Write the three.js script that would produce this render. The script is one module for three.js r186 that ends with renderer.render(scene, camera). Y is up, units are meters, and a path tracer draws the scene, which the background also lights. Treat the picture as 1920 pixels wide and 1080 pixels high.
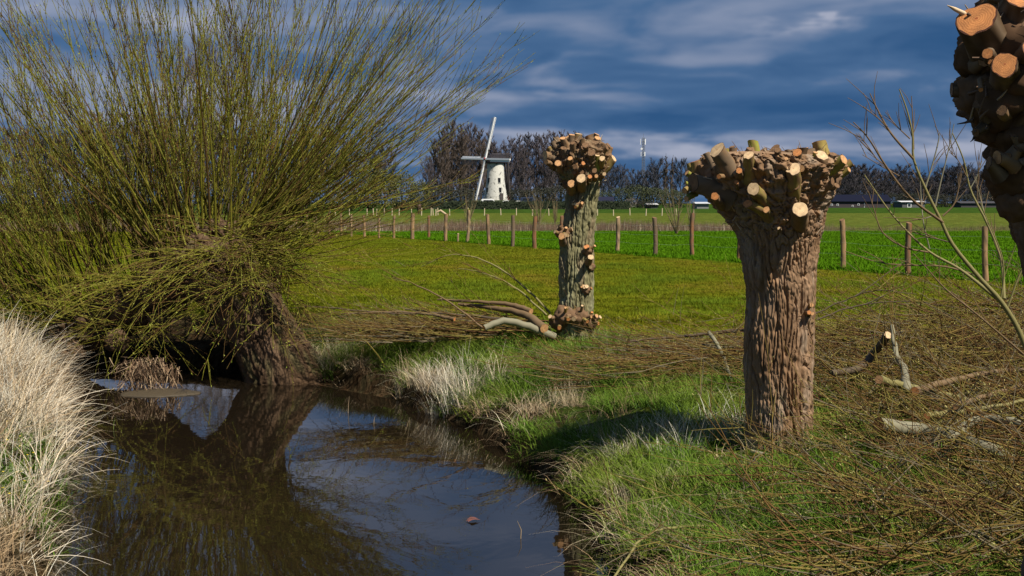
import * as THREE from 'three';
import { ImprovedNoise } from 'three/addons/math/ImprovedNoise.js';
import { MarchingCubes } from 'three/addons/objects/MarchingCubes.js';
import { mergeGeometries } from 'three/addons/utils/BufferGeometryUtils.js';

// ---------------------------------------------------------------- camera, sky, sun, exposure
const scene = new THREE.Scene();
const F = 2200, EYE = 1.7, PITCH = Math.atan(160 / F);
const camera = new THREE.PerspectiveCamera(2 * Math.atan(540 / F) * 180 / Math.PI, 16 / 9, 0.05, 4000);
camera.position.set(0, EYE, 0);
camera.rotation.x = -PITCH;
scene.add(camera);
const renderer = new THREE.WebGLRenderer({ antialias: true });
renderer.toneMapping = THREE.LinearToneMapping;
renderer.toneMappingExposure = 1.36;
renderer.shadowMap.enabled = true;

const perlin = new ImprovedNoise();
const N3 = (x, y, z) => perlin.noise(x, y, z);
const fbm = (x, y, z, o = 4) => { let a = 0.5, s = 0; for (let i = 0; i < o; i++) { s += a * N3(x, y, z); x = x * 2.03 + 5.2; y = y * 2.03 + 1.3; z = z * 2.03 + 8.1; a *= 0.5; } return s; };
const sm = (a, b, x) => { const t = Math.min(1, Math.max(0, (x - a) / (b - a))); return t * t * (3 - 2 * t); };
const lerp = (a, b, t) => a + (b - a) * t;
const mix3 = (a, b, t) => [lerp(a[0], b[0], t), lerp(a[1], b[1], t), lerp(a[2], b[2], t)];

{ // sky: banks of blue-grey cloud above a pale strip near the horizon
  const W = 4096, H = 2048, data = new Float32Array(W * H * 4);
  const dark = [0.021, 0.068, 0.164], mid = [0.050, 0.107, 0.214], pale = [0.235, 0.265, 0.352];
  const D = Math.PI / 180;
  const puff = (az, el, a0, e0, wa, we) => Math.exp(-((az - a0) ** 2) / (wa * wa) - ((el - e0) ** 2) / (we * we));
  for (let j = 0; j < H; j++) {
    const el = ((j + 0.5) / H - 0.5) * Math.PI, eld = el / D;
    for (let i = 0; i < W; i++) {
      const o = (j * W + i) * 4;
      data[o + 3] = 1;
      if (eld < -1.5) { data[o] = 0.11; data[o + 1] = 0.17; data[o + 2] = 0.29; continue; }
      const th = ((i + 0.5) / W - 0.5) * 2 * Math.PI, dx = Math.cos(el) * Math.cos(th), dz = Math.cos(el) * Math.sin(th);
      const az = Math.atan2(dx, -dz) / D;
      const t = 1 / (Math.sin(Math.max(el, 0)) + 0.16), X = dx * t * 1.7, Z = dz * t * 1.7;
      const oct = eld < 30 ? 6 : 4;
      const wx = fbm(X * 0.7, Z * 0.7, 3.3, 3) * 1.1, wz = fbm(X * 0.7 + 9, Z * 0.7, 5.3, 3) * 0.9;
      const n = fbm(X * 0.62 + wx, Z * 0.9 + wz, 7.7, oct), n2 = fbm(X * 2.0 + wx * 1.5, Z * 2.6 + wz, 1.4, oct - 1), n3 = fbm(X * 6 + wx * 3, Z * 8, 4.4, 3);
      let l = 0.48 + n * 0.95 + n2 * 0.34 + n3 * 0.10;
      // broad layers of this sky
      const strip = 3.45 + 0.25 * n2 - 0.012 * az;
      l += 0.52 * sm(strip + 0.35, strip - 0.15, eld) * sm(1.5, 2.6, eld) * sm(-4, 3, az) * sm(40, 24, az) * (0.8 + n2 * 1.3);
      l -= 0.26 * puff(az, eld, 12, 4.5 + n2 * 0.8, 12, 0.7);
      l += 0.26 * puff(az, eld, 4, 5.1 + n2, 6, 0.9) * (0.9 + n2 * 1.5);
      l += 0.40 * puff(az, eld, 14.2 + n2 * 3, 8.15 + n3 * 1.5, 1.6, 0.36) * (0.8 + n3 * 2.5);
      l -= 0.20 * puff(az, eld, 3, 7.4, 7, 0.9);
      l += 0.42 * puff(az, eld, -15, 7, 9, 6) * (0.85 + n * 1.2);
      l += 0.35 * puff(az, eld, -10, 12, 2.6, 1.5) * (0.8 + n2 * 1.5);
      l -= 0.22 * puff(az, eld, 4, 13.5, 9, 3);
      l = Math.min(1.15, Math.max(0, l));
      const c = l < 0.45 ? mix3(dark, mid, l / 0.45) : mix3(mid, pale, (l - 0.45) / 0.6);
      data[o] = c[0]; data[o + 1] = c[1]; data[o + 2] = c[2];
    }
  }
  const tex = new THREE.DataTexture(data, W, H, THREE.RGBAFormat, THREE.FloatType);
  tex.mapping = THREE.EquirectangularReflectionMapping;
  tex.magFilter = tex.minFilter = THREE.LinearFilter;
  tex.wrapS = THREE.RepeatWrapping;
  tex.needsUpdate = true;
  scene.background = tex; scene.environment = tex;
}
const sun = new THREE.DirectionalLight(new THREE.Color(1, 0.92, 0.78), 5.0);
sun.position.set(0.68 * 60, 1.32 * 60, 0.73 * 60 - 12);
sun.target.position.set(0, 0, -12);
sun.castShadow = true; sun.shadow.mapSize.set(4096, 4096); sun.shadow.radius = 1;
Object.assign(sun.shadow.camera, { left: -40, right: 40, top: 40, bottom: -40, near: 1, far: 250 });
scene.add(sun, sun.target);
console.log('sky done');

// ---------------------------------------------------------------- helpers
let seed = 12345;
const rnd = () => { seed |= 0; seed = seed + 0x6D2B79F5 | 0; let t = Math.imul(seed ^ seed >>> 15, 1 | seed); t = t + Math.imul(t ^ t >>> 7, 61 | t) ^ t; return ((t ^ t >>> 14) >>> 0) / 4294967296; };
const reseed = (s) => { seed = s; };
const R = (a, b) => a + (b - a) * rnd();
const gauss = () => (rnd() + rnd() + rnd() + rnd() - 2) * 0.866 * 2 / 1.154;
const pick = (a) => a[Math.floor(rnd() * a.length)];
const V = (x, y, z) => new THREE.Vector3(x, y, z);
const cP = Math.cos(PITCH), sP = Math.sin(PITCH);
function at(px, py, d) { // the point at distance d (metres along the ground) that was measured at px, py
  const u = (px - 960) / F, v = (540 - py) / F, dy = v * cP - sP, dz = cP + v * sP;
  return V(u * d / dz, EYE + dy * d / dz, -d);
}
function onLevel(px, py, y0) { const v = (540 - py) / F, dy = v * cP - sP, dz = cP + v * sP; return at(px, py, (y0 - EYE) / dy * dz); }
const used = {};
const numbered = (n) => { used[n] = (used[n] ?? -1) + 1; return used[n] ? n + '_' + String(used[n]).padStart(3, '0') : n; };
const lin = (r, g, b) => new THREE.Color().setRGB(r, g, b);
const matte = (c, extra = {}) => new THREE.MeshPhysicalMaterial({ color: c ? lin(...c) : 0xffffff, roughness: 1, specularIntensity: 0, side: THREE.DoubleSide, ...extra });
const std = (c, rough = 0.9, extra = {}) => new THREE.MeshStandardMaterial({ color: c ? lin(...c) : 0xffffff, roughness: rough, side: THREE.DoubleSide, ...extra });

class Geo { // collects shapes, becomes one BufferGeometry
  constructor() { this.p = []; this.n = []; this.u = []; this.c = []; this.i = []; this.k = 0; }
  v(x, y, z, nx, ny, nz, u = 0, w = 0, c = null) { this.p.push(x, y, z); this.n.push(nx, ny, nz); this.u.push(u, w); c ? this.c.push(c[0], c[1], c[2]) : this.c.push(1, 1, 1); return this.k++; }
  tri(a, b, c) { this.i.push(a, b, c); }
  tube(pts, radii, sides = 5, col = null, caps = true) {
    const n = pts.length, T = V(0, 0, 0), U = V(0, 0, 0), B = V(0, 0, 0);
    let len = 0; const first = this.k;
    for (let k = 0; k < n; k++) {
      T.subVectors(pts[Math.min(n - 1, k + 1)], pts[Math.max(0, k - 1)]).normalize();
      if (k === 0) { U.set(Math.abs(T.y) < 0.9 ? 0 : 1, Math.abs(T.y) < 0.9 ? 1 : 0, 0); }
      U.addScaledVector(T, -U.dot(T)).normalize(); B.crossVectors(T, U);
      if (k) len += pts[k].distanceTo(pts[k - 1]);
      const r = Array.isArray(radii) ? radii[k] : radii;
      const cc = Array.isArray(col?.[0]) ? col[k] : col;
      for (let s = 0; s <= sides; s++) {
        const a = s / sides * Math.PI * 2, ca = Math.cos(a), sa = Math.sin(a);
        const nx = U.x * ca + B.x * sa, ny = U.y * ca + B.y * sa, nz = U.z * ca + B.z * sa;
        this.v(pts[k].x + nx * r, pts[k].y + ny * r, pts[k].z + nz * r, nx, ny, nz, s / sides * 6.283 * r, len, cc);
      }
    }
    const m = sides + 1;
    for (let k = 0; k < n - 1; k++) for (let s = 0; s < sides; s++) { const a = first + k * m + s; this.tri(a, a + 1, a + m); this.tri(a + 1, a + m + 1, a + m); }
    if (caps) for (const [k, sg] of [[0, -1], [n - 1, 1]]) {
      const d = V(0, 0, 0).subVectors(pts[k ? n - 1 : 1], pts[k ? n - 2 : 0]).normalize().multiplyScalar(sg), c = this.v(pts[k].x, pts[k].y, pts[k].z, d.x, d.y, d.z, 0, 0, Array.isArray(col?.[0]) ? col[k] : col);
      for (let s = 0; s < sides; s++) sg > 0 ? this.tri(c, first + k * m + s, first + k * m + s + 1) : this.tri(c, first + k * m + s + 1, first + k * m + s);
    }
    return this;
  }
  ribbon(pts, widths, side, col = null) { // flat strip, side: unit vector across
    const first = this.k, n = pts.length, T = V(0, 0, 0), Nn = V(0, 0, 0);
    for (let k = 0; k < n; k++) {
      T.subVectors(pts[Math.min(n - 1, k + 1)], pts[Math.max(0, k - 1)]).normalize(); Nn.crossVectors(side, T).normalize();
      const w = widths[k] / 2;
      this.v(pts[k].x - side.x * w, pts[k].y - side.y * w, pts[k].z - side.z * w, Nn.x, Nn.y, Nn.z, 0, k, col);
      this.v(pts[k].x + side.x * w, pts[k].y + side.y * w, pts[k].z + side.z * w, Nn.x, Nn.y, Nn.z, 1, k, col);
    }
    for (let k = 0; k < n - 1; k++) { const a = first + k * 2; this.tri(a, a + 1, a + 2); this.tri(a + 1, a + 3, a + 2); }
    return this;
  }
  leaf(p, dir, side, l, w, col = null) { // pointed leaf of two faces
    const nx = side.y * dir.z - side.z * dir.y, ny = side.z * dir.x - side.x * dir.z, nz = side.x * dir.y - side.y * dir.x;
    const m = l * 0.45, h = w / 2;
    const a = this.v(p.x, p.y, p.z, nx, ny, nz, 0, 0, col), b = this.v(p.x + dir.x * m - side.x * h, p.y + dir.y * m - side.y * h, p.z + dir.z * m - side.z * h, nx, ny, nz, 0, 0, col);
    const c = this.v(p.x + dir.x * m + side.x * h, p.y + dir.y * m + side.y * h, p.z + dir.z * m + side.z * h, nx, ny, nz, 0, 0, col), e = this.v(p.x + dir.x * l, p.y + dir.y * l, p.z + dir.z * l, nx, ny, nz, 0, 0, col);
    this.tri(a, c, b); this.tri(b, c, e); return this;
  }
  box(x0, x1, y0, y1, z0, z1, col = null) {
    const q = (a, b, c, d, n) => { const k = this.k; for (const p of [a, b, c, d]) this.v(...p, ...n, p[0] + p[2], p[1] + p[2], col); this.tri(k, k + 1, k + 2); this.tri(k, k + 2, k + 3); };
    q([x0, y0, z1], [x1, y0, z1], [x1, y1, z1], [x0, y1, z1], [0, 0, 1]); q([x1, y0, z0], [x0, y0, z0], [x0, y1, z0], [x1, y1, z0], [0, 0, -1]);
    q([x1, y0, z1], [x1, y0, z0], [x1, y1, z0], [x1, y1, z1], [1, 0, 0]); q([x0, y0, z0], [x0, y0, z1], [x0, y1, z1], [x0, y1, z0], [-1, 0, 0]);
    q([x0, y1, z1], [x1, y1, z1], [x1, y1, z0], [x0, y1, z0], [0, 1, 0]); q([x0, y0, z0], [x1, y0, z0], [x1, y0, z1], [x0, y0, z1], [0, -1, 0]);
    return this;
  }
  geometry() {
    const g = new THREE.BufferGeometry();
    g.setAttribute('position', new THREE.Float32BufferAttribute(this.p, 3)); g.setAttribute('normal', new THREE.Float32BufferAttribute(this.n, 3));
    g.setAttribute('uv', new THREE.Float32BufferAttribute(this.u, 2)); g.setAttribute('color', new THREE.Float32BufferAttribute(this.c, 3));
    g.setIndex(this.i); return g;
  }
}
function mesh(name, geo, mat, parent = scene) {
  const m = new THREE.Mesh(geo instanceof Geo ? geo.geometry() : geo, mat);
  m.name = parent === scene ? numbered(name) : name; m.castShadow = m.receiveShadow = true; parent.add(m); return m;
}
function thing(name, label, category, pos, group) {
  const o = new THREE.Group(); o.name = numbered(name); scene.add(o); if (pos) o.position.copy(pos);
  o.userData = { label, category }; if (group) o.userData.group = group; return o;
}
function tag(o, label, category, group, kind) { o.userData = { label, category }; if (group) o.userData.group = group; if (kind) o.userData.kind = kind; return o; }
function structure(o) { o.userData.kind = 'structure'; return o; }
function local(pts, base) { return pts.map((p) => p.clone().sub(base)); }
function smooth(pts, n) { return new THREE.CatmullRomCurve3(pts).getPoints(n); }

// ---------------------------------------------------------------- procedural textures
function noiseTex(size, fn, srgb = false) {
  const d = new Uint8Array(size * size * 4);
  for (let j = 0; j < size; j++) for (let i = 0; i < size; i++) { const c = fn(i / size, j / size), o = (j * size + i) * 4; for (let k = 0; k < 3; k++) d[o + k] = Math.max(0, Math.min(255, c[k] * 255)); d[o + 3] = 255; }
  const t = new THREE.DataTexture(d, size, size); t.magFilter = THREE.LinearFilter; t.minFilter = THREE.LinearFilter; t.wrapS = t.wrapT = THREE.RepeatWrapping;
  if (srgb) t.colorSpace = THREE.SRGBColorSpace; t.needsUpdate = true; return t;
}
const torus = (u, v, k, s) => { const a = u * 6.2832, b = v * 6.2832; return fbm(Math.cos(a) * k + s, Math.sin(a) * k + Math.cos(b) * k, Math.sin(b) * k - s, 4); };
const groundTex = noiseTex(512, (u, v) => { const n = torus(u, v, 2.2, 3) * 0.9 + torus(u, v, 9, 11) * 0.9; const g = 0.82 + n * 0.55; return [g * (1 + torus(u, v, 3, 7) * 0.25), g, g * 0.95]; }, true);
const woodTex = noiseTex(256, (u, v) => {
  const x = u - 0.5, y = v - 0.5, r = Math.hypot(x, y) * (1 + 0.12 * N3(x * 5, y * 5, 2)), a = Math.atan2(y, x);
  const ring = 0.5 + 0.5 * Math.sin(r * 95 + N3(x * 6, y * 6, 4) * 3), crack = sm(0.10, 0.0, Math.abs(Math.sin(a * 2.5 + 0.6))) * sm(0.0, 0.1, r) * sm(0.42, 0.2, r) * sm(0.0, 0.2, N3(Math.cos(a) * 3, Math.sin(a) * 3, 9));
  const saw = 0.06 * N3(x * 4 + y * 40, 3, y * 3), s = 0.90 - 0.13 * ring + saw + 0.14 * N3(x * 3, y * 3, 6) - crack * 0.4, rim = sm(0.455, 0.485, r), core = sm(0.06, 0.02, r) * 0.2;
  return [s * (1 - rim * 0.62) - core * 0.6, s * (0.90 - 0.04 * ring) * (1 - rim * 0.7) - core, s * (0.75 - 0.07 * ring) * (1 - rim * 0.75) - core];
}, true);
const barkBump = noiseTex(512, (u, v) => { const a = u * 6.2832, b = v * 6.2832; const n = fbm(Math.cos(a) * 6, Math.sin(a) * 6 + Math.cos(b) * 1.6, Math.sin(b) * 1.6, 5); const h = 1 - Math.abs(n) * 2.6; return [h, h, h]; });
const ringBump = noiseTex(128, (u, v) => { const n = 0.5 + torus(u, v, 5, 1); return [n, n, n]; });
console.log('textures done');

// ---------------------------------------------------------------- the ditch: outline of the water
const WATER = -0.7;
const rightEdge = [[0.95, -3.5], [0.9, 2], [0.75, 5], ...[[1150, 1080], [1120, 1010], [1090, 960], [1035, 900], [960, 848], [880, 800], [790, 768], [715, 735], [640, 722], [575, 712]].map(([a, b]) => { const p = onLevel(a, b, WATER); return [p.x, -p.z]; })];
const farEdge = [[-3.7, 16.7], [-5.5, 17.4], [-8, 18.2], [-16, 21]];
const leftEdge = [[-16, 18.2], [-8.4, 16.6], [-6.4, 15.6], [-5.3, 13.6], [-4.2, 10.8], [-3.05, 7.5], [-2.4, 5], [-2.1, 2], [-2.0, -3.5]];
const outline = [...rightEdge, ...farEdge, ...leftEdge];
const leftFrom = rightEdge.length + farEdge.length - 1;
function shore(x, d) { // [distance to the waterline, negative in the water; true on the left bank]
  let best = 1e9, side = 0, inside = false;
  for (let k = 0, n = outline.length; k < n; k++) {
    const a = outline[k], b = outline[(k + 1) % n], ex = b[0] - a[0], ey = b[1] - a[1];
    const t = Math.max(0, Math.min(1, ((x - a[0]) * ex + (d - a[1]) * ey) / (ex * ex + ey * ey))), q = Math.hypot(x - a[0] - ex * t, d - a[1] - ey * t);
    if (q < best) { best = q; side = k; }
    if ((a[1] > d) !== (b[1] > d) && x < (b[0] - a[0]) * (d - a[1]) / (b[1] - a[1]) + a[0]) inside = !inside;
  }
  return [inside ? -best : best, side >= leftFrom && side < outline.length - 1];
}
function groundAt(x, d) {
  const near = d < 40 && Math.abs(x) < 30;
  if (!near) return 0;
  const [s0, left] = shore(x, d), s = s0 + N3(x * 1.7, d * 1.7, 4) * 0.14 * sm(-0.3, 0.1, s0) * sm(3, 1, s0);
  if (s < 0) return WATER + Math.max(-0.55, s * 0.55);
  const fade = sm(24, 18, d) * sm(20, 12, Math.abs(x));
  const bumps = (N3(x * 0.9, d * 0.9, 9) * 0.09 + N3(x * 3.1, d * 3.1, 2) * 0.04) * sm(0.1, 0.6, s) * fade;
  if (left) return WATER + 0.22 * sm(0, 0.12, s) + 0.52 * (1 - Math.exp(-s / 0.55)) + bumps;
  return WATER + 0.16 * sm(0, 0.12, s) + 0.54 * (1 - Math.exp(-s / 1.35)) + bumps * sm(0.2, 1, s);
}
{ // terrain, one sheet to the horizon
  const line = (stops) => { const o = []; for (let k = 0; k < stops.length - 1; k++) { const [a, st] = stops[k], b = stops[k + 1][0]; const n = Math.max(1, Math.round((b - a) / st)); for (let q = 0; q < n; q++) o.push(a + (b - a) * q / n); } o.push(stops.at(-1)[0]); return o; };
  const xs = line([[-1500, 200], [-300, 50], [-60, 6], [-20, 0.6], [-9, 0.09], [7, 0.25], [12, 1], [30, 6], [60, 50], [300, 200], [1500, 1]]);
  const ds = line([[-30, 4], [-5, 0.3], [3, 0.08], [19, 0.2], [26, 1], [40, 8], [100, 50], [400, 200], [2500, 1]]);
  const g = new Geo();
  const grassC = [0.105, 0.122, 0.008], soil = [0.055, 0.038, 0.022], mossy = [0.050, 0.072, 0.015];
  for (const d of ds) for (const x of xs) {
    const y = groundAt(x, d);
    let c = grassC;
    if (d < 40 && Math.abs(x) < 30) { const [s] = shore(x, d); c = mix3(mossy, grassC, sm(0.6, 2.6, s + N3(x * 1.1, d * 1.1, 1))); c = mix3(c, soil, sm(0.7, 0.15, s + 0.5 * N3(x * 2.5, d * 2.5, 5))); const under = sm(-2.7, -3.3, x) * sm(15.8, 16.2, d) * sm(19.6, 18.9, d + N3(x, d, 3) * 0.5) * sm(-9, -8, x); c = mix3(c, soil, under); }  // bare soil zone below the willow, its colour also deepening the crown shade there
    const k = 1 + 0.35 * N3(x * 0.35, d * 0.35, 6) + 0.2 * N3(x * 1.3, d * 1.3, 3);
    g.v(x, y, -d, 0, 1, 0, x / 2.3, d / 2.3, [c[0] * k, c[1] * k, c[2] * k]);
  }
  const m = xs.length;
  for (let j = 0; j < ds.length - 1; j++) for (let i = 0; i < m - 1; i++) { const a = j * m + i; g.tri(a, a + 1, a + m); g.tri(a + 1, a + m + 1, a + m); }
  const geo = g.geometry(); geo.computeVertexNormals();
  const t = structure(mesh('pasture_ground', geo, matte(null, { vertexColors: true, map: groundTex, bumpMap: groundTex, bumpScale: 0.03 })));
  t.userData.label = 'olive green pasture sloping down to the ditch';
}
{ // water
  const shp = new THREE.Shape(outline.map(([x, d]) => new THREE.Vector2(x + (x > -1.5 ? 0.35 : -0.35), d + (d > 15.9 ? 0.4 : 0))));
  const g = new THREE.ShapeGeometry(shp); g.rotateX(-Math.PI / 2);
  const uv = g.attributes.uv, p = g.attributes.position; for (let k = 0; k < p.count; k++) uv.setXY(k, p.getX(k) / 1.5, p.getZ(k) / 1.5);
  const ripple = noiseTex(256, (u, v) => { const n = 0.5 + torus(u, v, 1.1, 5) * 0.7; return [n, n, n]; });
  const m = structure(mesh('ditch_water', g, new THREE.MeshPhysicalMaterial({ color: lin(0.010, 0.007, 0.004), roughness: 0.02, ior: 1.75, bumpMap: ripple, bumpScale: 0.0006 })));
  m.position.y = WATER; m.userData.label = 'still dark brown water of the ditch';
}
// fields beyond the fence, each a sheet of its own
const fenceX = (d) => 10.2 - 0.4933 * (d - 25.2);
function sheet(name, pts, y, color, label, rep) {
  const out = [];
  for (let k = 0; k < pts.length; k++) { const a = pts[k], b = pts[(k + 1) % pts.length], n = Math.min(80, Math.max(1, Math.round(Math.hypot(b[0] - a[0], b[1] - a[1]) / 0.8))); for (let q = 0; q < n; q++) { const x = lerp(a[0], b[0], q / n), d = lerp(a[1], b[1], q / n); out.push(new THREE.Vector2(x + 0.25 * N3(x * 1.2, d * 1.2, 1) , d + 0.3 * N3(x * 0.9, d * 0.9, 8))); } }
  const g = new THREE.ShapeGeometry(new THREE.Shape(out)); g.rotateX(-Math.PI / 2);
  const uv = g.attributes.uv, p = g.attributes.position; for (let k = 0; k < p.count; k++) uv.setXY(k, p.getX(k) / rep, p.getZ(k) / rep);
  const m = structure(mesh(name, g, matte(color, { map: groundTex, bumpMap: groundTex, bumpScale: 0.05 }))); m.position.y = y; m.userData.label = label; return m;
}
sheet('meadow', [[fenceX(8), 8], [150, 8], [150, 69], [fenceX(69), 69]], 0.012, [0.055, 0.130, 0.005], 'bright green sown meadow beyond the post fence', 6);
sheet('far_pasture', [[-420, 69], [420, 69], [420, 190], [-420, 190]], 0.016, [0.120, 0.150, 0.030], 'pale green pasture beyond the dead reeds', 14);
sheet('horizon_field', [[-700, 190], [700, 190], [900, 900], [-900, 900]], 0.020, [0.050, 0.100, 0.018], 'darker green field in front of the tree line', 30);
console.log('terrain done');

// ---------------------------------------------------------------- grass, straw and reeds
function tuft(n, spread, h0, h1, w, lean, droop, segs = 3) {
  const g = new Geo();
  for (let k = 0; k < n; k++) {
    const a = R(0, 6.283), r = Math.sqrt(rnd()) * spread, h = R(h0, h1), b = a + R(-1.2, 1.2), ln = R(0.15, 1) * lean, dr = R(0.3, 1) * droop;
    const base = V(Math.cos(a) * r, -0.02, Math.sin(a) * r), pts = [];
    for (let q = 0; q <= segs; q++) { const t = q / segs; pts.push(V(base.x + Math.cos(b) * h * (ln * t + dr * t * t), base.y + h * (t - dr * 0.62 * t * t * t) , base.z + Math.sin(b) * h * (ln * t + dr * t * t))); }
    const s = V(-Math.sin(b + R(-0.8, 0.8)), 0, Math.cos(b)).normalize(), wk = w * R(0.6, 1.3);
    g.ribbon(pts, pts.map((_, q) => wk * (1 - 0.85 * q / segs)), s);
  }
  return g.geometry();
}
const bladeMat = matte(null), strawMat = std(null, 0.85);
function scatter(name, geos, mat, spots, label, category) { // one object of uncountable growth
  const o = new THREE.Group(); o.name = numbered(name); scene.add(o); o.userData = { label, category, kind: 'stuff' };
  const M = new THREE.Matrix4(), Q = new THREE.Quaternion(), E = new THREE.Euler(), S = V(1, 1, 1), C = new THREE.Color();
  geos.forEach((g, gi) => {
    const mine = spots.filter((_, k) => k % geos.length === gi), im = new THREE.InstancedMesh(g, mat, mine.length);
    mine.forEach(([p, sc, tilt, col, sy], k) => { Q.setFromEuler(E.set(tilt?.[0] ?? 0, R(0, 6.283) * (tilt ? 0.12 : 1) + (tilt?.[2] ?? 0), tilt?.[1] ?? 0)); M.compose(p, Q, S.set(sc, sc * (sy ?? 1), sc)); im.setMatrixAt(k, M); im.setColorAt(k, C.setRGB(...col)); });
    im.name = 'blades'; im.castShadow = im.receiveShadow = true; o.add(im);
  });
  return o;
}
const jitter = (c, k) => { const f = 1 + R(-k, k), h = R(-k, k) * 0.4; return [c[0] * f * (1 + h), c[1] * f, c[2] * f * (1 - h)]; };
reseed(11);
{ // near pasture: short, olive
  const spots = [], C1 = [0.142, 0.156, 0.010], C2 = [0.108, 0.154, 0.012], C3 = [0.180, 0.146, 0.018];
  for (let k = 0; k < 16000; k++) {
    const d = Math.sqrt(R(8.5 * 8.5, 34 * 34)), x = R(-0.40, 0.50) * d; if (x > fenceX(d) - 0.3) continue;
    const [s] = shore(x, d); if (s < 1.3 + R(0, 1.6)) continue;
    const n = N3(x * 0.5, d * 0.28, 12) + 0.4 * N3(x * 1.7, d * 1.2, 3), c = n > 0.12 ? mix3(C1, C3, sm(0.12, 0.5, n)) : mix3(C1, C2, sm(0.1, -0.35, n));
    spots.push([V(x, groundAt(x, d), -d), R(0.75, 1.35), null, jitter(c, 0.16), R(0.7, 1.2) * (n < -0.15 ? 1.4 : 1)]);
  }
  for (let k = 0; k < 9000; k++) {
    const d = Math.sqrt(R(32 * 32, 68 * 68)), x = R(-0.45, 0.45) * d; if (x > fenceX(d) - 0.3) continue;
    const n = N3(x * 0.3, d * 0.15, 12); spots.push([V(x, 0, -d), R(1.3, 2.2), null, jitter(mix3(C1, n > 0 ? C3 : C2, Math.min(1, Math.abs(n) * 1.6)), 0.12), 0.6]);
  }
  scatter('pasture_grass', [tuft(44, 0.20, 0.03, 0.085, 0.007, 0.6, 0.8), tuft(44, 0.22, 0.03, 0.10, 0.007, 0.7, 0.7), tuft(36, 0.18, 0.04, 0.11, 0.006, 0.5, 1)], bladeMat, spots, 'short olive green grass of the near pasture', 'grass');
}
{ // bright meadow
  const spots = [], C1 = [0.072, 0.165, 0.006];
  for (let k = 0; k < 12000; k++) {
    const d = Math.sqrt(R(23 * 23, 68 * 68)), x = R(-0.2, 0.50) * d; if (x < fenceX(d) + 0.15) continue;
    spots.push([V(x, 0.01, -d), R(1.1, 1.9), null, jitter(C1, 0.14), R(0.6, 1)]);
  }
  scatter('meadow_grass', [tuft(50, 0.25, 0.05, 0.13, 0.012, 0.4, 0.5), tuft(50, 0.25, 0.05, 0.12, 0.012, 0.5, 0.5)], bladeMat, spots, 'bright green grass of the meadow beyond the fence', 'grass');
}
{ // bank: lush green
  const spots = [], C1 = [0.105, 0.172, 0.022], C2 = [0.165, 0.200, 0.035], C3 = [0.06, 0.120, 0.018];
  const long = [];
  for (let k = 0; k < 26000; k++) {
    const d = R(5.2, 17.5), x = R(-3.4, 4.4); const [s, left] = shore(x, d); if (left || s < 0.03 || s > 3.4) continue;
    if (rnd() < sm(1.8, 3.4, s) || (s < 0.35 && N3(x * 1.4, d * 1.4, 21) > 0.12)) continue;
    const n = N3(x * 0.9, d * 0.9, 31), c = n > 0 ? mix3(C1, C2, Math.min(1, n * 2)) : mix3(C1, C3, Math.min(1, -n * 2));
    if (n < -0.28) continue;
    (rnd() < 0.5 ? long : spots).push([V(x, groundAt(x, d), -d), R(0.6, 1.25), null, jitter(c, 0.2), R(0.7, 1.3)]);
  }
  scatter('bank_grass', [tuft(22, 0.12, 0.07, 0.20, 0.008, 0.5, 0.9), tuft(22, 0.12, 0.06, 0.18, 0.008, 0.6, 0.8), tuft(18, 0.10, 0.08, 0.24, 0.007, 0.4, 1.1)], bladeMat, spots, 'lush short green grass on the ditch bank', 'grass');
  scatter('long_bank_grass', [tuft(12, 0.06, 0.12, 0.32, 0.007, 0.4, 1.1, 4), tuft(12, 0.07, 0.10, 0.28, 0.007, 0.5, 1.0, 4)], bladeMat, long, 'longer green blades arching over the ditch bank', 'grass');
}
const straw1 = [0.44, 0.36, 0.23], straw2 = [0.29, 0.205, 0.115], straw3 = [0.56, 0.50, 0.39];
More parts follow.
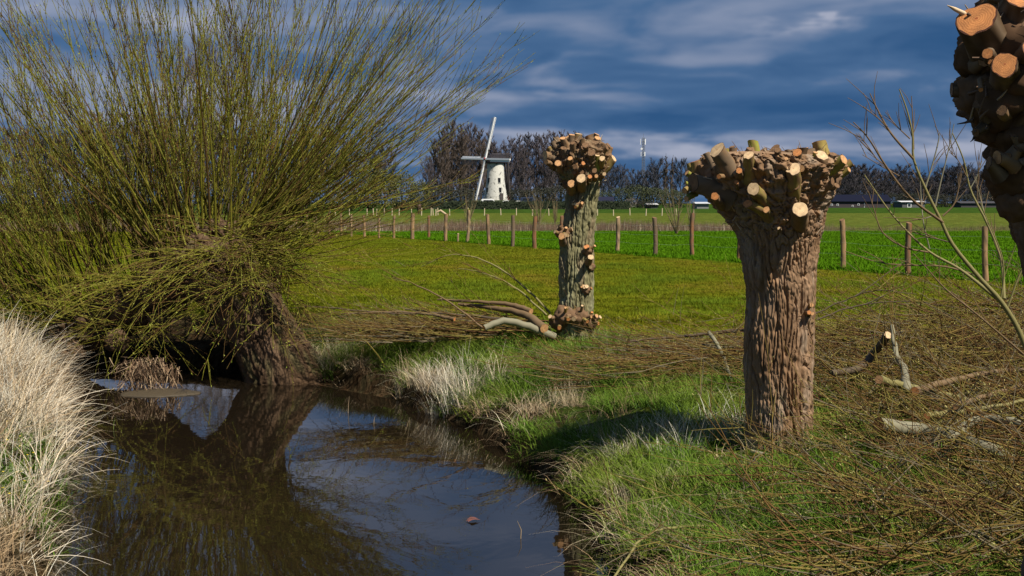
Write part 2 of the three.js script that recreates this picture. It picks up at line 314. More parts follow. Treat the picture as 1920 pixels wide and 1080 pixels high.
{ // straw on the right bank, in the clumps the bank shows
  const spots = [], low = [];
  const clump = (px, py, d, rx, rd, n, h, c, list = spots) => { const o = at(px, py, d); for (let k = 0; k < n; k++) { const x = o.x + gauss() * rx, q = d + gauss() * rd; const [s, l] = shore(x, q); if (s < 0.02) continue; list.push([V(x, groundAt(x, q), -q), R(0.7, 1.25) * h, null, jitter(c, 0.22), R(0.8, 1.2)]); } };
  clump(800, 680, 13.4, 0.42, 0.4, 46, 1.25, straw3); clump(770, 650, 13.9, 0.4, 0.4, 36, 1.0, straw1);
  clump(840, 660, 13.2, 0.25, 0.3, 30, 1.1, straw3);
  clump(1270, 800, 9.6, 0.30, 0.25, 40, 0.9, straw3); clump(1200, 790, 9.8, 0.25, 0.25, 26, 0.8, straw1);
  clump(1370, 800, 9.3, 0.12, 0.2, 26, 0.7, straw3);
  clump(700, 660, 14.6, 0.4, 0.4, 30, 0.8, straw2); clump(585, 690, 15.6, 0.25, 0.2, 34, 0.7, [0.13, 0.17, 0.03]); clump(610, 660, 15.9, 0.3, 0.3, 26, 0.9, straw1); clump(620, 670, 15.4, 0.5, 0.3, 30, 0.7, straw2);
  clump(1040, 720, 12.0, 0.25, 0.25, 20, 0.7, straw1); clump(1180, 730, 11.0, 0.4, 0.4, 26, 0.6, straw2);
  clump(1240, 940, 8.3, 0.3, 0.5, 26, 0.6, straw1); clump(1300, 1000, 7.6, 0.4, 0.5, 22, 0.6, straw1);
  clump(1600, 800, 9.4, 0.35, 0.35, 24, 0.45, straw2);
  for (let k = 0; k < 2600; k++) { const d = R(5.5, 17), x = R(-3, 4); const [s, l] = shore(x, d); if (l || s < 0.05 || s > 2.8 || N3(x * 1.2, d * 1.2, 44) + R(-0.12, 0.12) < 0.08) continue; low.push([V(x, groundAt(x, d), -d), R(0.5, 0.9), null, jitter(rnd() < 0.5 ? straw1 : straw2, 0.25)]); }
  for (let k = 0; k < 2300; k++) { // matted fringe at the waterline
    const d = R(6, 16.5), x = R(-3.2, 1.6); const [s, l] = shore(x, d); if (l || s > 0.42 || s < 0.0 || N3(x * 0.9, d * 0.9, 52) < -0.1) continue; low.push([V(x, groundAt(x, d), -d), R(0.7, 1.15), null, jitter(rnd() < 0.35 ? straw1 : straw2, 0.3)]);
  }
  scatter('dead_grass', [tuft(26, 0.09, 0.14, 0.38, 0.0045, 0.4, 0.45, 4), tuft(26, 0.10, 0.12, 0.34, 0.0045, 0.55, 0.7, 4)], strawMat, spots, 'upright pale dead grass in clumps on the ditch bank', 'dead grass');
  scatter('matted_straw', [tuft(14, 0.08, 0.14, 0.34, 0.006, 1.0, 1.5, 4), tuft(14, 0.10, 0.12, 0.30, 0.006, 1.2, 1.3, 4)], strawMat, low, 'brown matted dead grass along the waterline', 'dead grass');
}
{ // left bank, long bleached grass hanging towards the water
  const spots = [], green = [];
  for (let k = 0; k < 9000; k++) {
    const d = R(5.6, 15), x = R(-8.5, -2); const [s, l] = shore(x, d); if (!l || s < 0 || s > 2.4) continue;
    const g = sm(10.4, 9.2, d) * sm(7.2, 7.9, d) * sm(-0.1, 0.25, N3(x * 2.2, d * 1.6, 3) + 0.26);
    if (rnd() < g * 0.85) green.push([V(x, groundAt(x, d), -d), R(0.7, 1.2), null, jitter([0.075, 0.145, 0.014], 0.25), R(0.7, 1.2)]);
    else spots.push([V(x, groundAt(x, d), -d), R(0.75, 1.2) * (d > 8.5 ? 1.1 : 0.75), [R(-0.5, 0.5), -R(-0.35, 0.75), R(-1.5, 1.5)], jitter(d < 7.0 || rnd() < 0.14 + 0.5 * sm(0.1, 0.4, N3(x * 1.5, d * 1.5, 60)) ? straw2 : rnd() < 0.35 ? straw1 : straw3, 0.22), R(0.8, 1.2)]);
  }
  scatter('bleached_grass', [tuft(9, 0.09, 0.22, 0.55, 0.007, 0.7, 0.8, 5), tuft(9, 0.08, 0.18, 0.50, 0.008, 1.0, 0.9, 5), tuft(8, 0.08, 0.25, 0.62, 0.006, 0.5, 1.1, 5)], strawMat, spots, 'long bleached dead grass hanging over the near bank on the left', 'dead grass');
  scatter('left_bank_grass', [tuft(20, 0.10, 0.08, 0.24, 0.007, 0.5, 1.0)], bladeMat, green, 'green grass showing through the bleached grass on the left bank', 'grass');
  const fl = []; for (let k = 0; k < 70; k++) { const d = R(7.3, 9.4), x = R(-4.6, -3); const [s, l] = shore(x, d); if (!l || s < 0 || s > 1.1) continue; fl.push([V(x, groundAt(x, d) + R(0.1, 0.2), -d), 1, null, [0.75, 0.55, 0.02]]); }
  const fg = new Geo(); for (let k = 0; k < 6; k++) { const a = k * 1.047; fg.leaf(V(0, 0, 0), V(Math.cos(a), 0.4, Math.sin(a)).normalize(), V(-Math.sin(a), 0, Math.cos(a)), 0.012, 0.009); }
  scatter('yellow_flowers', [fg.geometry()], std(null, 0.6), fl, 'tiny yellow flowers in the grass of the left bank', 'flowers');
}
{ // reeds and stalks beyond the meadow
  const spots = [];
  for (let k = 0; k < 15000; k++) { const x = R(-40, 40), d = R(68.3, 76), n = N3(x * 0.22, 3, d * 0.1) + R(-0.2, 0.2); const right = sm(12, 24, x); if (rnd() < right * 0.6) continue; const c = rnd() < 0.10 ? [0.42, 0.34, 0.22] : [0.15, 0.095, 0.062]; spots.push([V(x, 0, -d), R(0.6, 1.1) * (1 - 0.45 * right) * (0.75 + 0.5 * n) * (d < 69 ? 0.8 : 1), null, jitter(mix3(c, [0.14, 0.14, 0.04], right * 0.6), 0.25)]); }
  scatter('dead_reeds', [tuft(14, 0.25, 0.35, 1.0, 0.014, 0.14, 0.12), tuft(12, 0.3, 0.3, 0.9, 0.013, 0.25, 0.3)], strawMat, spots, 'brown band of dead reeds along the far side of the meadow', 'reeds');
  const w = []; for (let k = 0; k < 170; k++) { const x = R(-14, 16), d = R(68.2, 69.5); w.push([V(x, 0, -d), R(0.5, 1), null, jitter([0.55, 0.47, 0.34], 0.15)]); }
  scatter('pale_stalks', [tuft(2, 0.1, 0.5, 1.0, 0.03, 0.1, 0.05)], strawMat, w, 'pale dry stalks standing out of the brown reeds', 'stalks');
}
console.log('grass done');
// ---------------------------------------------------------------- trunks and cut stubs
function barkTrunk(rings, nA, nH, { k = 14, depth = 0.02, along = 7, headCols, headFrom = 2, lumps = () => 0.0, lumpK = 5, cols, s = 0, dome = 0.08, twist = 0 }) {
  const curve = new THREE.CatmullRomCurve3(rings.map((q) => q[0])), rs = rings.map((q) => q[1]);
  const P = [], C = [], I = [], pts = [], n = rings.length - 1;
  const U = V(0, 0, 1), T = V(0, 0, 0), B = V(0, 0, 0); let len = 0;
  const total = nH + 10;
  for (let j = 0; j <= total; j++) {
    const t = Math.min(1, j / nH), c = curve.getPoint(t), i0 = Math.min(n - 1, Math.floor(t * n)), f = t * n - i0;
    const r0 = rs[Math.max(0, i0 - 1)], r1 = rs[i0], r2 = rs[i0 + 1], r3 = rs[Math.min(n, i0 + 2)];
    let r = 0.5 * (2 * r1 + (r2 - r0) * f + (2 * r0 - 5 * r1 + 4 * r2 - r3) * f * f + (3 * r1 - r0 - 3 * r2 + r3) * f * f * f);
    curve.getTangent(t, T);
    if (j > nH) { const q = (j - nH) / 10; c.addScaledVector(T, dome * Math.sin(q * 1.57)); r *= Math.cos(q * 1.57) + 0.002; }
    U.addScaledVector(T, -U.dot(T)).normalize(); B.crossVectors(T, U);
    if (j) len += c.distanceTo(pts[j - 1]); pts.push(c.clone());
    const lump = lumps(t);
    for (let a = 0; a < nA; a++) {
      const th = a / nA * 6.28318 + twist * t, ca = Math.cos(th), sa = Math.sin(th), rx = U.x * ca + B.x * sa, ry = U.y * ca + B.y * sa, rz = U.z * ca + B.z * sa;
      const qx = ca * r * k + s, qy = sa * r * k - s, qz = len * k / along;
      const w = 0.9 * N3(qx * 0.3, qy * 0.3, qz * 0.9 + s);
      const n1 = N3(qx + w, qy + w, qz), n2 = N3(qx * 2.1 + 9, qy * 2.1, qz * 2.0 + w), n3 = N3(qx * 3.1, qy * 3.1 + 3, qz * 9), n4 = N3(qx * 0.9 + 4, qy * 0.9, qz * 4.5);
      const plate = sm(0.015, 0.15, Math.abs(n1)), fine = sm(0, 0.2, Math.abs(n2)), crack = sm(0, 0.07, Math.abs(n4));
      let rr = r + depth * (-1 + plate * (0.8 + 0.5 * fine + 0.3 * crack) + 0.4 * n3);
      if (lump) { const px = c.x * lumpK + rx * r * lumpK + s, py = c.y * lumpK + ry * r * lumpK, pz = c.z * lumpK + rz * r * lumpK; rr += lump * (fbm(px, py, pz, 3) * 1.7 + 0.45 * N3(px * 3.1, py * 3.1, pz * 3.1)); }
      P.push(c.x + rx * rr, c.y + ry * rr, c.z + rz * rr);
      const m = sm(-0.25, 0.3, fbm(ca * r * 5 + s, sa * r * 5, len * 1.6 + s, 3) * 1.5), m2 = sm(0.05, 0.45, N3(ca * r * 9 + 20, sa * r * 9, len * 3 + s)), g = 1 + 0.28 * N3(qx * 1.7, qy * 1.7, qz * 1.7 + 40);
      const cs = headCols && t > headFrom + 0.06 * n2 ? headCols : cols, col = mix3(mix3(cs[0], cs[1], m), cs[2], m2 * 0.7); C.push(col[0] * g, col[1] * g, col[2] * g);
    }
  }
  for (let j = 0; j < total; j++) for (let a = 0; a < nA; a++) { const b = (a + 1) % nA, p = j * nA; I.push(p + a, p + b, p + nA + a, p + b, p + nA + b, p + nA + a); }
  const g = new THREE.BufferGeometry(); g.setAttribute('position', new THREE.Float32BufferAttribute(P, 3)); g.setAttribute('color', new THREE.Float32BufferAttribute(C, 3)); g.setIndex(I); g.computeVertexNormals(); return g;
}
const barkMat = matte(null, { vertexColors: true });
const cutMats = [[1.0, 0.92, 0.80], [0.90, 0.64, 0.42], [0.85, 0.44, 0.20], [0.30, 0.21, 0.14]].map((c) => std(c.map((x) => x * 0.82), 0.8, { map: woodTex, bumpMap: ringBump, bumpScale: 0.0006 }));
const stubCols = { brown: [0.22, 0.135, 0.072], olive: [0.26, 0.20, 0.065], green: [0.24, 0.26, 0.05], grey: [0.165, 0.118, 0.078], dark: [0.085, 0.055, 0.032] };
function stub(parent, a, b, r, kind, cut, { sides = 15, tilt = 0.25, flare = 1.35, label, bow = 0.08 } = {}) {
  // a length of limb from a to b, sawn off at b
  const D = V(0, 0, 0).subVectors(b, a), L = D.length(); D.normalize();
  const sd = Math.floor(R(0, 900)), n = 9, P = [], C = [], I = [];
  const U = Math.abs(D.y) < 0.9 ? V(0, 1, 0) : V(1, 0, 0); U.addScaledVector(D, -U.dot(D)).normalize(); const B = V(0, 0, 0).crossVectors(D, U);
  const face = D.clone().addScaledVector(U, R(-tilt, tilt)).addScaledVector(B, R(-tilt, tilt)).normalize();
  const col = stubCols[kind], col2 = stubCols[kind === 'green' ? 'olive' : kind === 'olive' ? 'brown' : 'grey'];
  const bend = R(-bow, bow) * L;
  const rim = [];
  for (let j = 0; j <= n; j++) for (let s = 0; s < sides; s++) {
    const t = j / n, th = s / sides * 6.28318, ca = Math.cos(th), sa = Math.sin(th);
    const nn = N3(ca * 1.5 + sd, sa * 1.5, t * L * 9), nf = N3(ca * 4 + sd, sa * 4, t * L * 30);
    const rr = r * (1 + (flare - 1) * (1 - t) ** 2.2 + 0.16 * nn + 0.12 * nf + 0.06 * N3(ca * 7 + sd, sa * 7, t * L * 14));
    const p = a.clone().addScaledVector(D, L * t).addScaledVector(U, ca * rr + bend * Math.sin(t * 3.14)).addScaledVector(B, sa * rr);
    if (j === n) { const off = p.clone().sub(b), k = -off.dot(face) / face.dot(D); p.addScaledVector(D, k); rim.push(p.clone()); }
    P.push(p.x, p.y, p.z);
    const m = sm(-0.2, 0.3, N3(ca * 2 + sd, sa * 2 + 5, t * L * 6)); C.push(...mix3(col, col2, m).map((x) => x * (1 + 0.3 * nf)));
  }
  for (let j = 0; j < n; j++) for (let s = 0; s < sides; s++) { const q = (s + 1) % sides, p = j * sides; I.push(p + s, p + q, p + sides + s, p + q, p + sides + q, p + sides + s); }
  const g = new THREE.BufferGeometry(); g.setAttribute('position', new THREE.Float32BufferAttribute(P, 3)); g.setAttribute('color', new THREE.Float32BufferAttribute(C, 3)); g.setIndex(I); g.computeVertexNormals();
  const m = mesh('stub', g, barkMat, parent);
  const f = new Geo(), lift = face.clone().multiplyScalar(0.0015 + r * 0.02), sc = 0.97;
  const c0 = f.v(b.x + lift.x, b.y + lift.y, b.z + lift.z, face.x, face.y, face.z, 0.5, 0.5);
  rim.forEach((p, s) => { const th = s / sides * 6.28318, q = p.clone().sub(b).multiplyScalar(sc).add(b).add(lift); f.v(q.x, q.y, q.z, face.x, face.y, face.z, 0.5 + 0.49 * Math.cos(th), 0.5 + 0.49 * Math.sin(th)); });
  const c1 = f.k; rim.forEach((p, s) => { const th = s / sides * 6.28318; f.v(p.x, p.y, p.z, face.x, face.y, face.z, 0.5 + 0.5 * Math.cos(th), 0.5 + 0.5 * Math.sin(th)); });
  for (let s = 0; s < sides; s++) { const q = (s + 1) % sides; f.tri(c0, 1 + s, 1 + q); f.tri(1 + s, c1 + s, 1 + q); f.tri(1 + q, c1 + s, c1 + q); }
  mesh('cut_face', f, cutMats[cut], m);
  if (label) m.userData.label = label;
  return m;
}
// chips, fibres and dead shoots caught in a pollard's head
function headLitter(parent, n, place, len, cols) {
  const g = new Geo();
  for (let k = 0; k < n; k++) { const p = place(), d = V(R(-1, 1), R(-0.3, 1), R(-1, 1)).normalize(), l = R(0.3, 1) * len, c = pick(cols); g.tube([p, p.clone().addScaledVector(d, l * 0.5).add(V(0, R(-0.1, 0.1) * l, 0)), p.clone().addScaledVector(d, l)], [R(0.002, 0.006), 0.003, 0.0012], 4, c); }
  const m = mesh('bark_litter', g, std(null, 0.9, { vertexColors: true }), parent); m.userData.kind = 'stuff'; return m;
}
// old weathered stumps crowding a pollard's head
function knuckles(parent, n, spot) {
  for (let k = 0; k < n; k++) { const [p, D, r] = spot(), l = r * R(1.3, 3.2); stub(parent, p.clone().addScaledVector(D, -r * 1.2), p.clone().addScaledVector(D, l), r, pick(['dark', 'brown', 'grey', 'brown', 'grey']), pick([3, 3, 3, 3, 3, 3, 1]), { sides: 9, tilt: 0.6, flare: 1.5 }); }
}
function headSpot(prof, d, base, y0, y1, r0, r1, frontOnly = 0.7) {
  return () => { const y = R(y0, y1); let a = prof[0], b = prof[1]; for (let k = 0; k < prof.length - 1; k++) if (y <= prof[k][0]) { a = prof[k]; b = prof[k + 1]; } const t = Math.min(1, Math.max(0, (a[0] - y) / (a[0] - b[0]))), l = lerp(a[1], b[1], t), q = lerp(a[2], b[2], t), R0 = (q - l) / 2 * d / F, c = at((l + q) / 2, y, d).sub(base), th = rnd() < frontOnly ? R(-0.4, 3.54) : R(0, 6.283), up = lerp(1.5, 0.1, (y - y0) / (y1 - y0)), D = V(Math.cos(th), up + R(-0.4, 0.6), Math.sin(th)).add(V(R(-0.4, 0.4), 0, R(-0.4, 0.4))).normalize(); return [c.add(V(Math.cos(th) * R0 * 0.96, 0, Math.sin(th) * R0 * 0.96)), D, R(r0, r1)]; };
}
// knobs of bark swollen round old cuts
function burl(parent, p, r, s, col) {
  const g = new THREE.IcosahedronGeometry(1, 4), a = g.attributes.position, C = [];
  for (let k = 0; k < a.count; k++) { const x = a.getX(k), y = a.getY(k), z = a.getZ(k), n = 1 + 0.55 * fbm(x * 1.6 + s, y * 1.6, z * 1.6, 3) + 0.16 * N3(x * 6 + s, y * 6, z * 6) + 0.09 * N3(x * 13 + s, y * 11, z * 13); a.setXYZ(k, p.x + x * r * n, p.y + y * r * n * 0.9, p.z + z * r * n); const h = 1 + 0.4 * N3(x * 4 + s, y * 4, z * 4); C.push(col[0] * h, col[1] * h, col[2] * h); }
  g.setAttribute('color', new THREE.Float32BufferAttribute(C, 3));
  g.deleteAttribute('uv'); g.deleteAttribute('normal');
  const key = new Map(), idx = [], pos = [], cc = [];
  for (let k = 0; k < a.count; k++) { const q = [a.getX(k), a.getY(k), a.getZ(k)].map((v) => v.toFixed(5)).join(); if (!key.has(q)) { key.set(q, pos.length / 3); pos.push(a.getX(k), a.getY(k), a.getZ(k)); cc.push(C[k * 3], C[k * 3 + 1], C[k * 3 + 2]); } idx.push(key.get(q)); }
  const h = new THREE.BufferGeometry(); h.setAttribute('position', new THREE.Float32BufferAttribute(pos, 3)); h.setAttribute('color', new THREE.Float32BufferAttribute(cc, 3)); h.setIndex(idx); h.computeVertexNormals();
  return mesh('burl', h, barkMat, parent);
}
function profile(list, d, base) { return list.map(([y, l, r, dz = 0]) => { const p = at((l + r) / 2, y, d).sub(base); p.z += dz; return [p, (r - l) / 2 * d / F]; }); }

reseed(77);
{ // the large pollard on the right
  const d = 9.0, base = at(1458, 870, d);
  const o = thing('pollard_willow', 'stout pollard willow with reddish furrowed bark and a broad sawn head beside the brush pile', 'willow', base);
  const L = (px, py, dz = 0) => at(px, py, d - dz).sub(base);
  const prof = [[905, 1385, 1535], [880, 1398, 1524], [845, 1401, 1521], [760, 1400, 1520], [660, 1398, 1522], [560, 1402, 1525], [500, 1396, 1528], [450, 1388, 1534], [415, 1374, 1545], [380, 1352, 1556], [345, 1326, 1570], [315, 1312, 1578], [298, 1322, 1570]];
  mesh('trunk', barkTrunk(profile(prof, d, base), 340, 430,
    { depth: 0.018, k: 25, along: 9, lumps: (t) => 0.012 + 0.05 * sm(0.62, 0.82, t), lumpK: 7, cols: [[0.215, 0.130, 0.074], [0.285, 0.185, 0.115], [0.28, 0.22, 0.165]], s: 3, dome: 0.05 }), barkMat, o);

  const front = (x, y, z) => { if (z < 0.12) return z; let a = prof[0], b = prof[1]; for (let k = 0; k < prof.length - 1; k++) if (y <= prof[k][0]) { a = prof[k]; b = prof[k + 1]; } const t = Math.min(1, Math.max(0, (a[0] - y) / (a[0] - b[0]))), l = lerp(a[1], b[1], t), q = lerp(a[2], b[2], t), R0 = (q - l) / 2 * d / F, dx = (x - (l + q) / 2) * d / F; return Math.max(z, 0.9 * Math.sqrt(Math.max(0, R0 * R0 - dx * dx)) - 0.03); };
  const S = (bx, by, tx, ty, r, z0, z1, kind, cut, opt) => { const f0 = front(bx, by, z0), f1 = z0 >= 0.12 ? Math.max(f0 + (z1 - z0) * 1.1 + 0.05, front(tx, Math.max(ty, 300), z1) + (r > 6 ? 0.13 : 0.04)) : z1; stub(o, L(bx, by, f0), L(tx, ty, f1), r * d / F, kind, cut, opt); };
  S(1368, 322, 1345, 281, 15, 0.16, 0.20, 'brown', 0); S(1414, 300, 1412, 265, 9.5, -0.02, -0.02, 'green', 0); S(1404, 340, 1404, 291, 9, 0.28, 0.32, 'olive', 0);
  S(1372, 296, 1362, 279, 4, 0.05, 0.05, 'green', 1); S(1393, 304, 1385, 288, 4.5, 0.1, 0.12, 'green', 1); S(1489, 375, 1488, 316, 12.5, 0.26, 0.38, 'olive', 0);
  S(1530, 332, 1541, 291, 12, 0.22, 0.28, 'brown', 0); S(1542, 298, 1536, 266, 13, -0.1, -0.12, 'olive', 1); S(1550, 322, 1582, 299, 9.5, 0.12, 0.16, 'green', 1);
  S(1568, 324, 1597, 305, 8.5, 0.0, 0.02, 'olive', 1); S(1434, 382, 1413, 354, 11.5, 0.22, 0.42, 'olive', 0); S(1445, 415, 1402, 382, 8, 0.22, 0.40, 'olive', 2);
  S(1497, 424, 1500, 392, 14.5, 0.22, 0.44, 'brown', 0, { flare: 1.2 }); S(1441, 410, 1437, 393, 6, 0.28, 0.40, 'olive', 1); S(1416, 392, 1414, 376, 4.5, 0.30, 0.38, 'brown', 2);
  S(1366, 330, 1348, 331, 4.5, 0.24, 0.32, 'olive', 2); S(1310, 330, 1304, 303, 10, 0.06, 0.08, 'olive', 2); S(1302, 328, 1294, 306, 7.5, 0.0, -0.02, 'olive', 1); S(1305, 335, 1288, 324, 5.5, 0.1, 0.12, 'green', 1);
  S(1352, 385, 1340, 368, 7, 0.24, 0.40, 'brown', 2); S(1388, 333, 1386, 320, 5.5, 0.30, 0.42, 'brown', 2); S(1462, 316, 1462, 291, 4, 0.24, 0.26, 'green', 1); S(1469, 314, 1474, 298, 3.5, 0.22, 0.26, 'green', 1);
  S(1494, 306, 1495, 286, 8, 0.16, 0.16, 'brown', 2); S(1522, 312, 1529, 286, 4.2, 0.2, 0.22, 'green', 1); S(1500, 325, 1503, 316, 6, 0.28, 0.38, 'brown', 1); S(1384, 352, 1381, 342, 4, 0.3, 0.38, 'brown', 2);
  S(1370, 372, 1300, 343, 17, 0.12, 0.12, 'grey', 3, { flare: 1.5, tilt: 0.5, label: 'thick grey limb torn off short' });
  S(1306, 350, 1284, 358, 6, 0.16, 0.2, 'olive', 1); S(1304, 362, 1287, 373, 5.5, 0.15, 0.2, 'green', 1); S(1300, 345, 1286, 344, 5, 0.1, 0.1, 'green', 1);
  S(1462, 440, 1461, 428, 3, 0.26, 0.34, 'brown', 0); S(1575, 330, 1592, 318, 5, 0.1, 0.14, 'green', 1); S(1556, 300, 1554, 288, 6, -0.06, -0.06, 'brown', 2); S(1430, 308, 1434, 296, 7, 0.1, 0.1, 'brown', 3);
  for (const [x, y, r, z, s] of [[1400, 330, 0.12, 0.12, 1], [1450, 345, 0.14, 0.14, 2], [1520, 350, 0.13, 0.12, 3], [1345, 345, 0.12, 0.08, 4], [1555, 338, 0.10, 0.05, 5], [1470, 305, 0.12, 0.0, 6], [1425, 385, 0.11, 0.14, 7], [1480, 410, 0.10, 0.12, 8], [1385, 395, 0.10, 0.10, 9], [1455, 300, 0.10, 0.12, 10], [1516, 300, 0.10, 0.10, 12], [1530, 385, 0.09, 0.10, 13]]) burl(o, L(x, y, front(x, y, Math.max(z, 0.12)) - r * 0.75), r * 0.8, s * 3.7, pick([[0.15, 0.095, 0.06], [0.13, 0.08, 0.05], [0.19, 0.135, 0.09]]));
  for (const [x, y, r, z] of [[1512, 570, 0.055, 0.13], [1513, 600, 0.05, 0.13], [1515, 625, 0.04, 0.12]]) burl(o, L(x, y, z), r, y, [0.20, 0.13, 0.07]);
  S(1512, 575, 1522, 572, 4, 0.14, 0.2, 'olive', 1); S(1514, 595, 1523, 588, 3.5, 0.14, 0.2, 'brown', 1); S(1510, 588, 1517, 586, 4, 0.18, 0.24, 'brown', 2);
  knuckles(o, 34, headSpot(prof, d, base, 292, 362, 0.012, 0.028));
  for (let k = 0; k < 22; k++) { const p = L(R(1335, 1555), R(288, 300), R(-0.35, 0.35)); stub(o, p.clone().add(V(0, -0.08, 0)), p.clone().add(V(R(-0.06, 0.06), R(0.01, 0.07), R(-0.06, 0.06))), R(0.015, 0.04), pick(['dark', 'brown', 'grey']), pick([3, 3, 1]), { sides: 9, tilt: 0.5 }); }
  headLitter(o, 190, () => L(R(1330, 1560), R(285, 345), R(-0.1, 0.34)), 0.14, [[0.16, 0.10, 0.06], [0.45, 0.34, 0.22], [0.10, 0.065, 0.04]]);
  headLitter(o, 120, () => L(R(1370, 1540), R(350, 440), R(0.24, 0.32)), 0.09, [[0.20, 0.13, 0.08], [0.42, 0.32, 0.22], [0.10, 0.065, 0.04]]);
}
{ // the taller pollard further off
  const d = 15.2, base = at(1077, 642, d);
  const o = thing('pollard_willow', 'tall slim pollard willow with grey green bark, in the middle of the meadow edge', 'willow', base);
  const L = (px, py, dz = 0) => at(px, py, d - dz).sub(base);
  const prof = [[665, 1030, 1122], [645, 1041, 1114], [610, 1046, 1112], [560, 1050, 1112], [500, 1049, 1112], [450, 1053, 1113], [410, 1059, 1116], [375, 1062, 1119], [345, 1062, 1125], [325, 1050, 1134], [305, 1040, 1141], [285, 1036, 1140], [272, 1044, 1132]];
  mesh('trunk', barkTrunk(profile(prof, d, base), 240, 380,
    { headFrom: 0.77, headCols: [[0.16, 0.10, 0.06], [0.21, 0.14, 0.085], [0.19, 0.15, 0.09]], depth: 0.02, k: 20, along: 8, lumps: (t) => 0.014 + 0.05 * sm(0.70, 0.84, t), lumpK: 7, cols: [[0.19, 0.175, 0.095], [0.22, 0.215, 0.13], [0.20, 0.15, 0.095]], s: 31, dome: 0.07 }), barkMat, o);
  const front = (x, y, z) => { if (z < 0.12) return z; let a = prof[0], b = prof[1]; for (let k = 0; k < prof.length - 1; k++) if (y <= prof[k][0]) { a = prof[k]; b = prof[k + 1]; } const t = Math.min(1, Math.max(0, (a[0] - y) / (a[0] - b[0]))), l = lerp(a[1], b[1], t), q = lerp(a[2], b[2], t), R0 = (q - l) / 2 * d / F, dx = (x - (l + q) / 2) * d / F; return Math.max(z, 0.9 * Math.sqrt(Math.max(0, R0 * R0 - dx * dx)) - 0.03); };
  const S = (bx, by, tx, ty, r, z0, z1, kind, cut, opt) => { const f0 = front(bx, by, z0), f1 = z0 >= 0.12 ? Math.max(f0 + (z1 - z0) * 1.1 + 0.05, front(tx, Math.max(ty, 300), z1) + (r > 6 ? 0.13 : 0.04)) : z1; stub(o, L(bx, by, f0), L(tx, ty, f1), r * d / F, kind, cut, opt); };
  S(1086, 276, 1085, 251, 7, 0.0, 0, 'olive', 0); S(1108, 278, 1107, 254, 10, -0.05, -0.05, 'brown', 1); S(1062, 292, 1056, 264, 8.5, 0.1, 0.12, 'olive', 0); S(1047, 280, 1043, 260, 6, -0.05, -0.1, 'brown', 1);
  S(1040, 300, 1022, 292, 9, 0.08, 0.14, 'brown', 0, { tilt: 0.6 }); S(1044, 290, 1028, 277, 6, 0.0, 0, 'olive', 1); S(1040, 310, 1024, 304, 5, 0.12, 0.2, 'brown', 1);
  S(1090, 352, 1090, 334, 9, 0.2, 0.40, 'brown', 0, { flare: 1.15 }); S(1072, 358, 1071, 344, 7, 0.2, 0.36, 'brown', 1); S(1117, 318, 1119, 291, 5.5, 0.22, 0.27, 'green', 0); S(1126, 310, 1129, 297, 5.5, 0.2, 0.3, 'olive', 0);
  S(1132, 318, 1151, 297, 7, 0.1, 0.16, 'olive', 0); S(1132, 300, 1136, 278, 6, 0, 0, 'olive', 1); S(1108, 302, 1109, 286, 7, 0.2, 0.3, 'grey', 3); S(1097, 290, 1098, 272, 6.5, 0.14, 0.16, 'brown', 3); S(1122, 285, 1124, 268, 5, -0.06, -0.08, 'brown', 1);
  S(1070, 315, 1069, 297, 5, 0.22, 0.32, 'brown', 1); S(1075, 285, 1074, 268, 5, 0.14, 0.18, 'brown', 3); S(1050, 318, 1046, 306, 6, 0.18, 0.3, 'brown', 1); S(1105, 340, 1106, 331, 4, 0.24, 0.34, 'brown', 2); S(1116, 336, 1118, 330, 3.5, 0.22, 0.32, 'brown', 1); S(1092, 315, 1094, 306, 4, 0.24, 0.32, 'brown', 2); S(1128, 332, 1133, 326, 3.5, 0.18, 0.28, 'brown', 0);
  for (const [x, y, r, z, s] of [[1060, 300, 0.17, 0.08, 1], [1090, 300, 0.19, 0.1, 2], [1120, 305, 0.16, 0.08, 3], [1045, 308, 0.13, 0.06, 4], [1078, 330, 0.15, 0.12, 5], [1110, 325, 0.14, 0.12, 6], [1095, 275, 0.13, 0, 7], [1067, 345, 0.11, 0.12, 8], [1115, 345, 0.09, 0.1, 9]]) burl(o, L(x, y, front(x, y, Math.max(z, 0.12)) - r * 0.75), r * 0.8, s * 5.1, pick([[0.16, 0.10, 0.06], [0.14, 0.09, 0.055], [0.20, 0.14, 0.09]]));
  // tufts of cut sprouts down the trunk
  for (const [x, y, r, z, n, q] of [[1085, 386, 0.06, 0.18, 6, 1], [1056, 438, 0.10, 0.12, 7, 2], [1100, 470, 0.08, 0.16, 3, 3], [1106, 500, 0.07, 0.1, 3, 4], [1098, 545, 0.06, 0.18, 4, 5], [1060, 592, 0.14, 0.16, 6, 6], [1085, 596, 0.15, 0.18, 8, 7], [1103, 604, 0.12, 0.12, 6, 8], [1050, 605, 0.13, 0.1, 4, 9]]) {
    burl(o, L(x, y, z), r, q * 9.3, [0.17, 0.105, 0.062]);
    for (let k = 0; k < n; k++) { const a = R(-1.3, 1.3), e = R(-0.2, 0.9), D = V(Math.sin(a), e, Math.cos(a) * 0.8).normalize(), p = L(x, y, z), l = r * R(1.25, 1.7); stub(o, p.clone().addScaledVector(D, r * 0.5), p.clone().addScaledVector(D, l), R(0.016, 0.03), pick(['brown', 'olive', 'brown']), pick([0, 0, 1, 2])); }
  }
  S(1055, 455, 1053, 443, 6, 0.2, 0.34, 'brown', 1); S(1103, 492, 1108, 482, 5.5, 0.2, 0.32, 'brown', 0);
  knuckles(o, 40, headSpot(prof, d, base, 276, 345, 0.016, 0.04));
